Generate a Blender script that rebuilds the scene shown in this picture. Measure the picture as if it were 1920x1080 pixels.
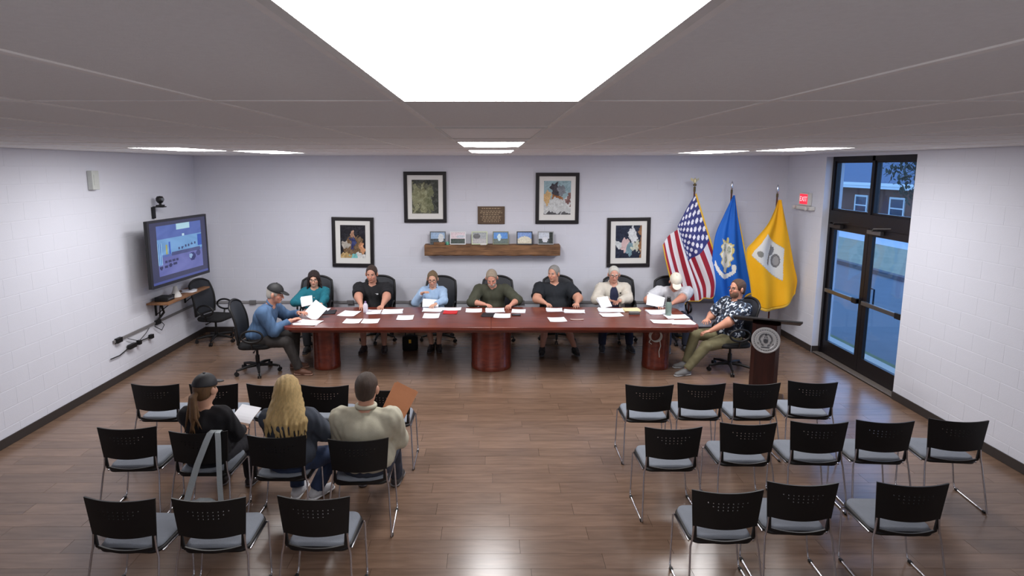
import bpy, bmesh, math, random
import numpy as np
from mathutils import Vector, Matrix

for _o in list(bpy.data.objects):
    bpy.data.objects.remove(_o, do_unlink=True)
SC = bpy.context.scene
COL = SC.collection
R = math.radians
PI = math.pi
rng = random.Random(7)

# ------------------------------------------------------------------ camera, sky, exposure
cam_d = bpy.data.cameras.new('camera')
cam = bpy.data.objects.new('camera', cam_d)
COL.objects.link(cam)
cam.location = (0, 0, 3.03)
cam.rotation_euler = (PI / 2 - 0.148, 0, 0)
cam_d.sensor_width = 36
cam_d.lens = 20.825
cam_d.shift_x = 0.0203
cam_d.shift_y = -0.03125
cam_d.clip_start = 0.02
cam_d.clip_end = 300
SC.camera = cam

W = bpy.data.worlds.new('sky')
SC.world = W
W.use_nodes = True
W.node_tree.nodes['Background'].inputs[0].default_value = (0.24, 0.42, 0.80, 1)
W.node_tree.nodes['Background'].inputs[1].default_value = 3.2

SC.view_settings.view_transform = 'Standard'
SC.view_settings.look = 'None'
SC.view_settings.gamma = 1
SC.view_settings.use_curve_mapping = False
SC.view_settings.exposure = 0.0
SC.cycles.max_bounces = 14
SC.cycles.diffuse_bounces = 10
LIGHT_STRENGTH = 27.0

# ------------------------------------------------------------------ helpers: colour and materials
def lin(c):
    c = c / 255.0
    return c / 12.92 if c <= 0.04045 else ((c + 0.055) / 1.055) ** 2.4
def col(rgb):
    return tuple(lin(v) for v in rgb) + (1,)

MATS = {}
def mat(name, rgb, rough=0.5, metal=0.0, var=0.08, scale=18.0, bump=0.0, bscale=120.0, emit=0.0, spec=0.5, stretch=None, attr=False):
    if name in MATS:
        return MATS[name]
    m = bpy.data.materials.new(name)
    m.use_nodes = True
    nt = m.node_tree
    b = nt.nodes['Principled BSDF']
    b.inputs['Roughness'].default_value = rough
    b.inputs['Metallic'].default_value = metal
    b.inputs['Specular IOR Level'].default_value = spec
    tc = nt.nodes.new('ShaderNodeTexCoord')
    mp = nt.nodes.new('ShaderNodeMapping')
    if stretch:
        mp.inputs['Scale'].default_value = stretch
    nt.links.new(tc.outputs['Object'], mp.inputs[0])
    nz = nt.nodes.new('ShaderNodeTexNoise')
    nz.inputs['Scale'].default_value = scale
    nz.inputs['Detail'].default_value = 4
    nt.links.new(mp.outputs[0], nz.inputs['Vector'])
    mx = nt.nodes.new('ShaderNodeMix')
    mx.data_type = 'RGBA'
    nt.links.new(nz.outputs['Fac'], mx.inputs[0])
    if attr:
        at = nt.nodes.new('ShaderNodeAttribute')
        at.attribute_name = 'Col'
        lo = nt.nodes.new('ShaderNodeMix'); lo.data_type = 'RGBA'; lo.blend_type = 'MULTIPLY'
        lo.inputs[0].default_value = 1
        nt.links.new(at.outputs['Color'], lo.inputs[6])
        lo.inputs[7].default_value = (1 - var, 1 - var, 1 - var, 1)
        hi = nt.nodes.new('ShaderNodeMix'); hi.data_type = 'RGBA'; hi.blend_type = 'MULTIPLY'
        hi.inputs[0].default_value = 1
        nt.links.new(at.outputs['Color'], hi.inputs[6])
        hi.inputs[7].default_value = (1 + var, 1 + var, 1 + var, 1)
        nt.links.new(lo.outputs[2], mx.inputs[6]); nt.links.new(hi.outputs[2], mx.inputs[7])
    else:
        c = col(rgb)
        mx.inputs[6].default_value = tuple(min(1, v * (1 - var)) for v in c[:3]) + (1,)
        mx.inputs[7].default_value = tuple(min(1, v * (1 + var)) for v in c[:3]) + (1,)
    nt.links.new(mx.outputs[2], b.inputs['Base Color'])
    if emit:
        nt.links.new(mx.outputs[2], b.inputs['Emission Color'])
        b.inputs['Emission Strength'].default_value = emit
    if bump:
        n2 = nt.nodes.new('ShaderNodeTexNoise')
        n2.inputs['Scale'].default_value = bscale
        n2.inputs['Detail'].default_value = 3
        nt.links.new(mp.outputs[0], n2.inputs['Vector'])
        bp = nt.nodes.new('ShaderNodeBump')
        bp.inputs['Strength'].default_value = bump
        bp.inputs['Distance'].default_value = 0.01
        nt.links.new(n2.outputs['Fac'], bp.inputs['Height'])
        nt.links.new(bp.outputs['Normal'], b.inputs['Normal'])
    MATS[name] = m
    return m

def wood(name, c1, c2, rough=0.35, scale=(1.5, 14, 14), island=False, coat=0.0):
    if name in MATS:
        return MATS[name]
    m = bpy.data.materials.new(name); m.use_nodes = True
    nt = m.node_tree; b = nt.nodes['Principled BSDF']
    b.inputs['Roughness'].default_value = rough
    b.inputs['Coat Weight'].default_value = coat
    b.inputs['Specular IOR Level'].default_value = 0.8 if island else 0.5
    b.inputs['Coat Roughness'].default_value = 0.15
    tc = nt.nodes.new('ShaderNodeTexCoord'); mp = nt.nodes.new('ShaderNodeMapping')
    mp.inputs['Scale'].default_value = scale
    nz = nt.nodes.new('ShaderNodeTexNoise'); nz.inputs['Scale'].default_value = 2.2; nz.inputs['Detail'].default_value = 6
    nz.inputs['Distortion'].default_value = 0.6
    cr = nt.nodes.new('ShaderNodeValToRGB')
    cr.color_ramp.elements[0].position = 0.3; cr.color_ramp.elements[1].position = 0.72
    cr.color_ramp.elements[0].color = col(c1); cr.color_ramp.elements[1].color = col(c2)
    if island:
        g = nt.nodes.new('ShaderNodeNewGeometry'); oi = nt.nodes.new('ShaderNodeObjectInfo')
        ad = nt.nodes.new('ShaderNodeMath'); ad.operation = 'ADD'
        nt.links.new(g.outputs['Random Per Island'], ad.inputs[0]); nt.links.new(oi.outputs['Random'], ad.inputs[1])
        cb = nt.nodes.new('ShaderNodeCombineXYZ')
        m2 = nt.nodes.new('ShaderNodeMath'); m2.operation = 'MULTIPLY'; m2.inputs[1].default_value = 37.0
        nt.links.new(ad.outputs[0], m2.inputs[0])
        for i in range(3): nt.links.new(m2.outputs[0], cb.inputs[i])
        nt.links.new(cb.outputs[0], mp.inputs['Location'])
        fr = nt.nodes.new('ShaderNodeMath'); fr.operation = 'FRACT'; nt.links.new(ad.outputs[0], fr.inputs[0])
        mr = nt.nodes.new('ShaderNodeMapRange'); mr.inputs[3].default_value = 0.86; mr.inputs[4].default_value = 1.12
        nt.links.new(fr.outputs[0], mr.inputs[0])
        mu = nt.nodes.new('ShaderNodeMix'); mu.data_type = 'RGBA'; mu.blend_type = 'MULTIPLY'; mu.inputs[0].default_value = 1
        nt.links.new(cr.outputs[0], mu.inputs[6]); nt.links.new(mr.outputs[0], mu.inputs[7])
        nt.links.new(mu.outputs[2], b.inputs['Base Color'])
    else:
        nt.links.new(cr.outputs[0], b.inputs['Base Color'])
    nt.links.new(tc.outputs['Object'], mp.inputs[0])
    nt.links.new(mp.outputs[0], nz.inputs['Vector'])
    nt.links.new(nz.outputs['Fac'], cr.inputs[0])
    MATS[name] = m
    return m

def glass(name, tint=(0.85, 0.92, 0.95)):
    m = bpy.data.materials.new(name); m.use_nodes = True
    nt = m.node_tree; nt.nodes.remove(nt.nodes['Principled BSDF'])
    out = nt.nodes['Material Output']
    tr = nt.nodes.new('ShaderNodeBsdfTransparent'); tr.inputs[0].default_value = tint + (1,)
    gl = nt.nodes.new('ShaderNodeBsdfGlossy'); gl.inputs['Roughness'].default_value = 0.03
    lw = nt.nodes.new('ShaderNodeLayerWeight'); lw.inputs[0].default_value = 0.5
    pw = nt.nodes.new('ShaderNodeMath'); pw.operation = 'POWER'; pw.inputs[1].default_value = 5.0
    nt.links.new(lw.outputs['Facing'], pw.inputs[0])
    fr = nt.nodes.new('ShaderNodeMath'); fr.operation = 'MULTIPLY_ADD'; fr.inputs[1].default_value = 0.55; fr.inputs[2].default_value = 0.04
    nt.links.new(pw.outputs[0], fr.inputs[0])
    mx = nt.nodes.new('ShaderNodeMixShader')
    nt.links.new(fr.outputs[0], mx.inputs[0]); nt.links.new(tr.outputs[0], mx.inputs[1]); nt.links.new(gl.outputs[0], mx.inputs[2])
    nt.links.new(mx.outputs[0], out.inputs[0])
    return m

# ------------------------------------------------------------------ helpers: objects
def tag(o, label=None, cat=None, group=None, kind=None):
    if label: o['label'] = label
    if cat: o['category'] = cat
    if group: o['group'] = group
    if kind: o['kind'] = kind
    return o
def empty(name, loc=(0, 0, 0), rz=0.0, label=None, cat=None, group=None, kind=None):
    o = bpy.data.objects.new(name, None)
    COL.objects.link(o)
    o.location = loc; o.rotation_euler = (0, 0, rz); o.empty_display_size = 0.1
    return tag(o, label, cat, group, kind)
def link_mesh(name, me, m, parent=None, loc=None, rot=None):
    o = bpy.data.objects.new(name, me)
    COL.objects.link(o)
    if m is not None and not me.materials: me.materials.append(m)
    if parent: o.parent = parent
    if loc: o.location = loc
    if rot: o.rotation_euler = rot
    return o
def copy_tree(o, parent=None):
    c = o.copy(); COL.objects.link(c); c.parent = parent
    for ch in o.children: copy_tree(ch, c)
    return c

class MB:
    def __init__(s): s.v = []; s.f = []; s.c = []
    def add(s, vs, fs):
        n = len(s.v); s.v += [tuple(p) for p in vs]; s.f += [tuple(i + n for i in f) for f in fs]
        return s
    def box(s, x0, x1, y0, y1, z0, z1, ch=0.0, rot=None, piv=None):
        if ch <= 0:
            vs = [(x, y, z) for x in (x0, x1) for y in (y0, y1) for z in (z0, z1)]
            fs = [(0, 1, 3, 2), (4, 6, 7, 5), (0, 4, 5, 1), (2, 3, 7, 6), (0, 2, 6, 4), (1, 5, 7, 3)]
        else:
            bm = bmesh.new(); bmesh.ops.create_cube(bm, size=1)
            for v in bm.verts: v.co = Vector(((x0 + x1) / 2 + v.co.x * (x1 - x0), (y0 + y1) / 2 + v.co.y * (y1 - y0), (z0 + z1) / 2 + v.co.z * (z1 - z0)))
            bmesh.ops.bevel(bm, geom=bm.edges[:], offset=ch, segments=2, profile=0.6, affect='EDGES')
            bm.verts.index_update()
            vs = [v.co.copy() for v in bm.verts]; fs = [[v.index for v in f.verts] for f in bm.faces]; bm.free()
        if rot is not None:
            M = rot if isinstance(rot, Matrix) else Matrix.Rotation(rot, 3, 'Z')
            p = Vector(piv or ((x0 + x1) / 2, (y0 + y1) / 2, (z0 + z1) / 2))
            vs = [M @ (Vector(v) - p) + p for v in vs]
        return s.add(vs, fs)
    def tube(s, pts, r, n=8, closed=False, caps=True):
        pts = [Vector(p) for p in pts]; m = len(pts)
        rs = r if isinstance(r, (list, tuple)) else [r] * m
        vs = []; prev = None
        for i, p in enumerate(pts):
            if closed: d = pts[(i + 1) % m] - pts[i - 1]
            else: d = pts[min(i + 1, m - 1)] - pts[max(i - 1, 0)]
            d.normalize()
            if prev is None:
                a = Vector((0, 0, 1)) if abs(d.z) < 0.9 else Vector((1, 0, 0))
                u = d.cross(a).normalized()
            else:
                u = (prev - d * prev.dot(d)).normalized()
            prev = u; w = d.cross(u)
            for k in range(n):
                t = 2 * PI * k / n
                vs.append(p + (u * math.cos(t) + w * math.sin(t)) * rs[i])
        fs = []
        for i in range(m if closed else m - 1):
            j = (i + 1) % m
            for k in range(n):
                l = (k + 1) % n
                fs.append((i * n + k, i * n + l, j * n + l, j * n + k))
        if caps and not closed:
            fs.append(tuple(range(n - 1, -1, -1))); fs.append(tuple((m - 1) * n + k for k in range(n)))
        return s.add(vs, fs)
    def lathe(s, prof, n=20, c=(0, 0, 0), sx=1, sy=1):
        vs = []; fs = []
        for (r, z) in prof:
            for k in range(n):
                t = 2 * PI * k / n
                vs.append((c[0] + r * sx * math.cos(t), c[1] + r * sy * math.sin(t), c[2] + z))
        for i in range(len(prof) - 1):
            for k in range(n):
                l = (k + 1) % n
                fs.append((i * n + k, i * n + l, (i + 1) * n + l, (i + 1) * n + k))
        if prof[0][0] > 1e-6: fs.append(tuple(range(n - 1, -1, -1)))
        if prof[-1][0] > 1e-6: fs.append(tuple((len(prof) - 1) * n + k for k in range(n)))
        return s.add(vs, fs)
    def prism(s, outline, z0, z1, axis='z'):
        n = len(outline)
        def P(a, b, z):
            return (a, b, z) if axis == 'z' else ((a, z, b) if axis == 'y' else (z, a, b))
        vs = [P(a, b, z0) for a, b in outline] + [P(a, b, z1) for a, b in outline]
        fs = [tuple(range(n - 1, -1, -1)), tuple(range(n, 2 * n))]
        for i in range(n):
            j = (i + 1) % n
            fs.append((i, j, n + j, n + i))
        return s.add(vs, fs)
    def sgrid(s, fn, us, vs_, th, holes=None):
        # a curved sheet with thickness and see-through holes; fn(u,v) -> (pos, normal)
        nu, nv = len(us), len(vs_)
        top = []; bot = []
        for u in us:
            for v in vs_:
                p, nrm = fn(u, v); p = Vector(p); nrm = Vector(nrm).normalized()
                top.append(p + nrm * th / 2); bot.append(p - nrm * th / 2)
        N = nu * nv; fs = []
        keep = lambda i, j: 0 <= i < nu - 1 and 0 <= j < nv - 1 and not (holes and holes(0.5 * (us[i] + us[i + 1]), 0.5 * (vs_[j] + vs_[j + 1])))
        id_ = lambda i, j: i * nv + j
        for i in range(nu - 1):
            for j in range(nv - 1):
                if not keep(i, j): continue
                a, b, c, d = id_(i, j), id_(i + 1, j), id_(i + 1, j + 1), id_(i, j + 1)
                fs.append((a, b, c, d)); fs.append((N + d, N + c, N + b, N + a))
                if not keep(i, j - 1): fs.append((b, a, N + a, N + b))
                if not keep(i, j + 1): fs.append((d, c, N + c, N + d))
                if not keep(i - 1, j): fs.append((a, d, N + d, N + a))
                if not keep(i + 1, j): fs.append((c, b, N + b, N + c))
        used = sorted({k for f in fs for k in f}); mp = {k: q for q, k in enumerate(used)}
        allv = top + bot
        return s.add([allv[k] for k in used], [tuple(mp[k] for k in f) for f in fs])
    def mesh(s, name, smooth=None):
        me = bpy.data.meshes.new(name); me.from_pydata(s.v, [], s.f)
        bm = bmesh.new(); bm.from_mesh(me); bmesh.ops.recalc_face_normals(bm, faces=bm.faces[:]); bm.to_mesh(me); bm.free()
        if smooth is not None:
            for p in me.polygons: p.use_smooth = True
            me.set_sharp_from_angle(angle=R(smooth))
        return me
    def build(s, name, m, parent=None, smooth=None, loc=None, rot=None):
        return link_mesh(name, s.mesh(name, smooth), m, parent, loc, rot)

def arc(c, r, a0, a1, n, f):
    return [f(c[0] + r * math.cos(a0 + (a1 - a0) * i / n), c[1] + r * math.sin(a0 + (a1 - a0) * i / n)) for i in range(n + 1)]

def paint_sheet(name, m, parent, fn, w, h, nu, nv, loc, rot=None, bend=None):
    """flat print: a subdivided sheet whose faces carry the colours of the print (fn(u,v)->srgb, v upwards)"""
    vs = []; fs = []; cs = []
    for j in range(nv + 1):
        for i in range(nu + 1):
            u, v = i / nu, j / nv
            vs.append(((u - .5) * w, bend(u, v) if bend else 0, (v - .5) * h))
    for j in range(nv):
        for i in range(nu):
            a = j * (nu + 1) + i
            fs.append((a, a + 1, a + nu + 2, a + nu + 1)); cs.append(col(fn((i + .5) / nu, (j + .5) / nv)))
    me = bpy.data.meshes.new(name); me.from_pydata(vs, [], fs)
    set_face_col(me, cs)
    return link_mesh(name, me, m, parent, loc, rot)
def set_face_col(me, cs):
    at = me.color_attributes.new('Col', 'FLOAT_COLOR', 'CORNER')
    arr = []
    for p, c in zip(me.polygons, cs):
        arr += list(c) * p.loop_total
    at.data.foreach_set('color', arr)

# ------------------------------------------------------------------ room dimensions
XW, YB, YF, ZC = 5.32, 10.71, -0.45, 3.246
paint = mat('wall_paint', (214, 216, 226), 0.62, var=0.03, scale=1.2, bump=0.12, bscale=160)
paint_trim = mat('baseboard_rubber', (52, 46, 44), 0.5)
ceil_m = mat('ceiling_tile', (236, 237, 238), 0.9, var=0.05, scale=60, bump=0.3, bscale=260)
grid_m = mat('ceiling_tee', (240, 238, 236), 0.6)
floor_m = wood('floor_plank', (104, 82, 67), (126, 101, 84), 0.24, (1.2, 9, 9), island=True)
black_pl = mat('black_plastic', (9, 8, 10), 0.5, var=0.1)
chrome = mat('chrome', (205, 205, 210), 0.16, 1.0, var=0.03)
bronze = mat('dark_bronze', (26, 23, 26), 0.4, 0.3)
white_p = mat('white_plastic', (215, 214, 210), 0.4)
attr_m = mat('print', (255, 255, 255), 0.35, var=0.03, scale=40, attr=True)
paper_m = mat('paper', (236, 237, 242), 0.75, var=0.02, scale=30)
mahog = wood('mahogany', (84, 30, 19), (122, 52, 34), 0.30, (1.2, 10, 10), coat=0.35)

# floor: sub-base plus planks
floor = MB().box(-XW - .3, XW + .45, YF - .3, YB + .3, -0.12, -0.012).build('floor', mat('subfloor', (46, 34, 28), 0.8))
tag(floor, 'brown wood plank floor', 'floor', kind='structure')
PW, PL = 0.178, 1.22
pm = MB().box(-PL / 2 + .0012, PL / 2 - .0012, -PW / 2 + .0012, PW / 2 - .0012, -0.012, 0.0).mesh('plank')
pm.materials.append(floor_m)
planks = []
rows = int((YB - YF) / PW) + 1
for j in range(rows):
    y = YB - PW * (j + .5)
    if y - PW / 2 < YF: break
    x = -XW - (j * 0.47 % 1.0) * PL
    while x < XW:
        planks.append((x + PL / 2, y)); x += PL
def plank_rank(p):
    x, y = p
    if y < 3.95: return 100 - y
    return y + abs(x / y) * 6
planks.sort(key=plank_rank)
for (x, y) in planks[:300]:
    if x - PL / 2 < -XW or x + PL / 2 > XW:
        a, b = max(x - PL / 2, -XW), min(x + PL / 2, XW)
        MB().box(a + .0012, b - .0012, y - PW / 2 + .0012, y + PW / 2 - .0012, -0.012, 0).build('plank', floor_m, floor)
    else:
        link_mesh('plank', pm, floor_m, floor, (x, y, 0))
mb = MB()
for (x, y) in planks[300:]:
    a, b = max(x - PL / 2, -XW), min(x + PL / 2, XW)
    if b - a > .01: mb.box(a + .0012, b - .0012, y - PW / 2 + .0012, y + PW / 2 - .0012, -0.012, 0)
tag(mb.build('floor_planks', floor_m, floor), kind='stuff')

# painted block walls
def block_face(mb, a0, a1, z0, z1, plane, sgn, axis, off):
    """blocks of 0.4065 x 0.203 on a face; axis 'x': wall runs along x at y=plane; 'y': along y at x=plane"""
    H, L, J, D = 0.2029, 0.4065, 0.0022, 0.0012
    k = 0; z = 0.0
    while z < ZC - .01:
        s = a0 - 5 + ((k % 2) * L / 2 + off) % L
        t = s
        while t < a1:
            b0, b1 = max(t, a0), min(t + L, a1)
            c0, c1 = max(z, z0), min(z + H, z1)
            if b1 - b0 > .02 and c1 - c0 > .02:
                q = [(b0 + J, c0 + J), (b1 - J, c0 + J), (b1 - J, c1 - J), (b0 + J, c1 - J)]
                e = 0.003
                qi = [(b0 + J + e, c0 + J + e), (b1 - J - e, c0 + J + e), (b1 - J - e, c1 - J - e), (b0 + J + e, c1 - J - e)]
                def P(p, d): return (p[0], plane + sgn * d, p[1]) if axis == 'x' else (plane + sgn * d, p[0], p[1])
                mb.add([P(p, -0.001) for p in q] + [P(p, D) for p in qi], [(4, 5, 6, 7)] + [(i, (i + 1) % 4, 4 + (i + 1) % 4, 4 + i) for i in range(4)])
            t += L
        z += H; k += 1
def wall(name, boxes, faces):
    mb = MB()
    for b in boxes: mb.box(*b)
    w = mb.build(name, paint); tag(w, 'painted concrete block wall', 'wall', kind='structure')
    if faces:
        mb = MB()
        for f in faces: block_face(mb, *f)
        tag(mb.build('painted_blocks', paint, w), kind='stuff')
    return w
DY0, DY1 = 7.50, 9.52            # storefront opening in the right wall
wall('wall_back', [(-XW - .2, XW + .5, YB + .003, YB + .2, -.1, ZC + .1)], [(-XW, XW, 0, ZC, YB + .003, -1, 'x', 0.1)])
wall('wall_left', [(-XW - .2, -XW - .003, YF - .2, YB + .1, -.1, ZC + .1)], [(YF, YB, 0, ZC, -XW - .003, 1, 'y', 0.0)])
wall('wall_right', [(XW + .003, XW + .30, DY1, YB + .1, -.1, ZC + .1), (XW + .003, XW + .30, YF - .2, DY0, -.1, ZC + .1), (XW + .003, XW + .30, DY0, DY1, 3.20, ZC + .1)],
     [(DY1, YB, 0, ZC, XW + .003, -1, 'y', 0.2), (YF, DY0, 0, ZC, XW + .003, -1, 'y', 0.2)])
wall('wall_front', [(-XW - .2, XW + .5, YF - .2, YF, -.1, ZC + .1)], None)
def baseboard(name, *b):
    o = MB().box(*b, ch=0.004).build(name, paint_trim); tag(o, 'dark brown rubber baseboard', 'baseboard', kind='structure')
baseboard('baseboard_back', -XW, XW, YB - .014, YB, 0.001, .105)
baseboard('baseboard_left', -XW, -XW + .014, YF, YB - .016, 0.001, .105)
baseboard('baseboard_right', XW - .014, XW, DY1, YB - .016, 0.001, .105)
baseboard('baseboard_right.001', XW - .014, XW, YF, DY0, 0.001, .105)
baseboard('baseboard_right.002', XW + .004, XW + .14, DY1 - .012, DY1 - .001, 0.001, .105)

# ceiling: slab, tee grid and lay-in tiles
ceil = MB().box(-XW - .2, XW + .5, YF - .2, YB + .2, ZC + .03, ZC + .15).build('ceiling', ceil_m)
tag(ceil, 'grey suspended ceiling', 'ceiling', kind='structure')
gridb = MB()
lights = []
base_edges = [1.99 + 1.22 * k for k in range(-2, 8)]
tile_cache = {}
def edges_for(i):
    if i == 0: return [-.45, .77, 1.99, 3.21, 4.43, 5.04, 6.26, 7.48, 8.70, 9.92, YB]
    if abs(i) == 5: return [YF, .4, 1.62, 2.84, 4.06, 5.28, 6.5, 7.72, 8.94, 10.16, YB]
    if abs(i) == 6: return [YF, .4, 1.62, 2.84, 4.06, 5.28, 6.5, 7.72, 8.94, 10.16, YB]
    return [YF] + [e for e in base_edges if YF + .2 < e < YB - .1] + [YB]
for i in range(-9, 10):
    x0, x1 = max(-XW, .61 * i - .305), min(XW, .61 * i + .305)
    if x1 - x0 < .03: continue
    ed = edges_for(i)
    for a, b in zip(ed[:-1], ed[1:]):
        lit = (i == 0 and round(a, 2) in (.77, 5.04, 7.48)) or (abs(i) == 6 and round(a, 2) == 6.5) or (abs(i) == 5 and round(a, 2) == 7.72)
        if lit:
            lights.append((x0, x1, a, b)); continue
        key = (round(x1 - x0, 3), round(b - a, 3))
        if key not in tile_cache:
            w, d = key
            tile_cache[key] = MB().box(-w / 2 + .008, w / 2 - .008, -d / 2 + .008, d / 2 - .008, 0, .018, ch=.002).mesh('ceiling_tile')
            tile_cache[key].materials.append(ceil_m)
        if i == 0 and round(a, 2) == 3.21:
            unlit = ((x0 + x1) / 2, (a + b) / 2)
        else:
            link_mesh('ceiling_tile', tile_cache[key], ceil_m, ceil, ((x0 + x1) / 2, (a + b) / 2, ZC + .001))
        gridb.box(x0, x1, b - .012, b + .012, ZC - .002, ZC + .016)
    if i < 9: gridb.box(x1 - .012, x1 + .012, YF, YB, ZC - .003, ZC + .016)
gridb.build('ceiling_grid', grid_m, ceil)

# troffer lights
diff_m = bpy.data.materials.new('light_diffuser'); diff_m.use_nodes = True
_b = diff_m.node_tree.nodes['Principled BSDF']
_b.inputs['Base Color'].default_value = (.9, .9, .9, 1)
_b.inputs['Emission Color'].default_value = (1.0, .985, .985, 1)
_b.inputs['Emission Strength'].default_value = LIGHT_STRENGTH
llab = {(0, .77): 'large glowing ceiling light panel closest to the camera', (0, 5.04): 'glowing ceiling light panel in the middle of the centre line',
        (0, 7.48): 'glowing ceiling light panel of the centre line, closest to the back wall', (-6, 6.5): 'glowing ceiling light panel on the television side, nearer the camera',
        (-5, 7.72): 'glowing ceiling light panel on the television side, nearer the back wall', (6, 6.5): 'glowing ceiling light panel on the glass door side, nearer the doors',
        (5, 7.72): 'glowing ceiling light panel above the flags, nearer the back wall'}
_e = empty('ceiling_light', (unlit[0], unlit[1], ZC - .004), 0, 'unlit pale ceiling light panel in the centre line', 'ceiling light', 'recessed ceiling light panels')
_f = MB()
for q in ((-.301, -.281, -.606, .606), (.281, .301, -.606, .606), (-.281, .281, -.606, -.586), (-.281, .281, .586, .606)): _f.box(*q, -.006, .03)
_f.build('frame', white_p, _e)
MB().box(-.281, .281, -.586, .586, .0, .012).build('diffuser', mat('dead_diffuser', (244, 243, 242), .5), _e)
for (x0, x1, a, b) in lights:
    i = round((x0 + x1) / 2 / .61)
    e = empty('ceiling_light', ((x0 + x1) / 2, (a + b) / 2, ZC - .004), 0, llab[(i, round(a, 2))], 'ceiling light', 'recessed ceiling light panels')
    w, d = (x1 - x0) / 2, (b - a) / 2
    f = MB()
    for q in ((-w + .004, -w + .024, -d + .004, d - .004), (w - .024, w - .004, -d + .004, d - .004), (-w + .024, w - .024, -d + .004, -d + .024), (-w + .024, w - .024, d - .024, d - .004)):
        f.box(*q, 0, .03)
    f.build('frame', white_p, e)
    vs = []; fs = []; nu, nv = 8, 12
    for i_ in range(nu + 1):
        for j_ in range(nv + 1):
            u_, v_ = 2 * i_ / nu - 1, 2 * j_ / nv - 1
            vs.append((u_ * (w - .024), v_ * (d - .024), .006 - .016 * (1 - u_ ** 4) * (1 - v_ ** 6)))
    for i_ in range(nu):
        for j_ in range(nv): k_ = i_ * (nv + 1) + j_; fs.append((k_, k_ + 1, k_ + nv + 2, k_ + nv + 1))
    MB().add(vs, fs).build('diffuser', diff_m, e, 60)

# ------------------------------------------------------------------ storefront doors in the right wall
XD = 5.48
glass_m = glass('clear_glass')
steel = mat('brushed_steel', (120, 118, 116), 0.35, 0.8)
fr = MB()
YM = (DY0 + DY1) / 2
for y0, y1 in ((DY0, DY0 + .055), (DY1 - .055, DY1)):
    fr.box(XD - .05, XD + .06, y0, y1, 0, 3.20)
fr.box(XD - .05, XD + .06, YM - .03, YM + .03, 2.36, 3.20)
fr.box(XD - .05, XD + .06, DY0 + .055, DY1 - .055, 3.13, 3.20)
fr.box(XD - .055, XD + .065, DY0 + .055, DY1 - .055, 2.17, 2.36)
t1 = fr.build('trim_1', bronze); tag(t1, 'dark bronze storefront door frame', 'door frame', kind='structure')
th = MB().box(XD - .14, XD + .09, DY0 + .01, DY1 - .01, 0, .014, ch=.003).build('trim_2', mat('threshold', (150, 140, 132), 0.4, 0.6)); tag(th, 'pale metal door threshold', 'threshold', kind='structure')
for n, (a, b) in enumerate(((YM + .03, DY1 - .055), (DY0 + .055, YM - .03))):
    w = empty('window_%d' % (n + 1), (XD, (a + b) / 2, 2.36), 0, 'transom window above the glass doors', 'window', kind='structure')
    hw = (b - a) / 2
    s = MB()
    for q in ((-hw + .002, -hw + .03, 0, .77), (hw - .03, hw - .002, 0, .77), (-hw + .03, hw - .03, 0, .03), (-hw + .03, hw - .03, .74, .77)):
        s.box(-.03, .03, q[0], q[1], q[2] + .001, q[3] - .001)
    s.build('window_frame', bronze, w)
    MB().box(-.004, .004, -hw + .03, hw - .03, .03, .74).build('pane', glass_m, w)
for n, (a, b) in enumerate(((YM + .004, DY1 - .058), (DY0 + .058, YM - .004))):
    d = empty('door_%d' % (n + 1), (XD, (a + b) / 2, 0.016), 0, 'full glass door in a dark bronze frame', 'door', kind='structure')
    hw = (b - a) / 2
    s = MB()
    s.box(-.025, .025, -hw, -hw + .085, 0, 2.15); s.box(-.025, .025, hw - .085, hw, 0, 2.15)
    s.box(-.025, .025, -hw + .085, hw - .085, 0, .23); s.box(-.025, .025, -hw + .085, hw - .085, 2.04, 2.15)
    s.build('door_rails', bronze, d)
    MB().box(-.004, .004, -hw + .085, hw - .085, .23, 2.04).build('pane', glass_m, d)
    pb = MB().box(-.085, -.045, -hw + .05, hw - .05, 1.03, 1.09, ch=.008).box(-.05, -.02, -hw + .06, -hw + .12, 1.035, 1.085).box(-.05, -.02, hw - .12, hw - .06, 1.035, 1.085).build('push_bar', steel, d)
    MB().box(-.095, -.044, (-hw + .05), (-hw + .16), 1.02, 1.10, ch=.006).build('latch_box', black_pl, pb)
    MB().box(-.09, -.03, (hw - .34), (hw - .04), 2.075, 2.135, ch=.008).tube([(-.06, hw - .1, 2.11), (-.16, hw - .3, 2.17), (-.05, hw - .5, 2.19)], .009).build('door_closer', steel if n else mat('closer', (60, 56, 56), .4, .5), d)
    if n == 1:
        MB().tube([(.03, hw - .06, 1.0), (.09, hw - .06, 1.02), (.09, hw - .06, 1.26), (.03, hw - .06, 1.28)], .012).build('pull_handle', black_pl, d)

# ------------------------------------------------------------------ outside the doors
asphalt = mat('asphalt', (92, 97, 104), 0.85, var=0.15, scale=3)
grass_m = mat('lawn', (96, 106, 76), 0.95, var=0.3, scale=2.5, bump=0.6, bscale=40)
conc = mat('concrete', (172, 168, 160), 0.85, var=0.1)
def ground(name, label, cat, m, pts):
    me = MB(); n = len(pts)
    y0, y1 = -2.0, 60.0
    k = 31
    vs = []; fs = []
    for i, (x, z) in enumerate(pts):
        for j in range(k): vs.append((x, y0 + (y1 - y0) * j / (k - 1), z))
    for i in range(n - 1):
        for j in range(k - 1): fs.append((i * k + j, (i + 1) * k + j, (i + 1) * k + j + 1, i * k + j + 1))
    o = MB().add(vs, fs).build(name, m); tag(o, label, cat, kind='structure')
    return o
ground('entrance_walk', 'pale concrete walk outside the glass doors', 'pavement', conc, [(XW + .30, -.03), (6.22, -.03), (6.22, -.2)])
ground('verge', 'narrow green grass strip beside the walk', 'grass', grass_m, [(6.22, -.03), (6.32, -.03), (6.36, -.06), (6.36, -.2)])
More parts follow.
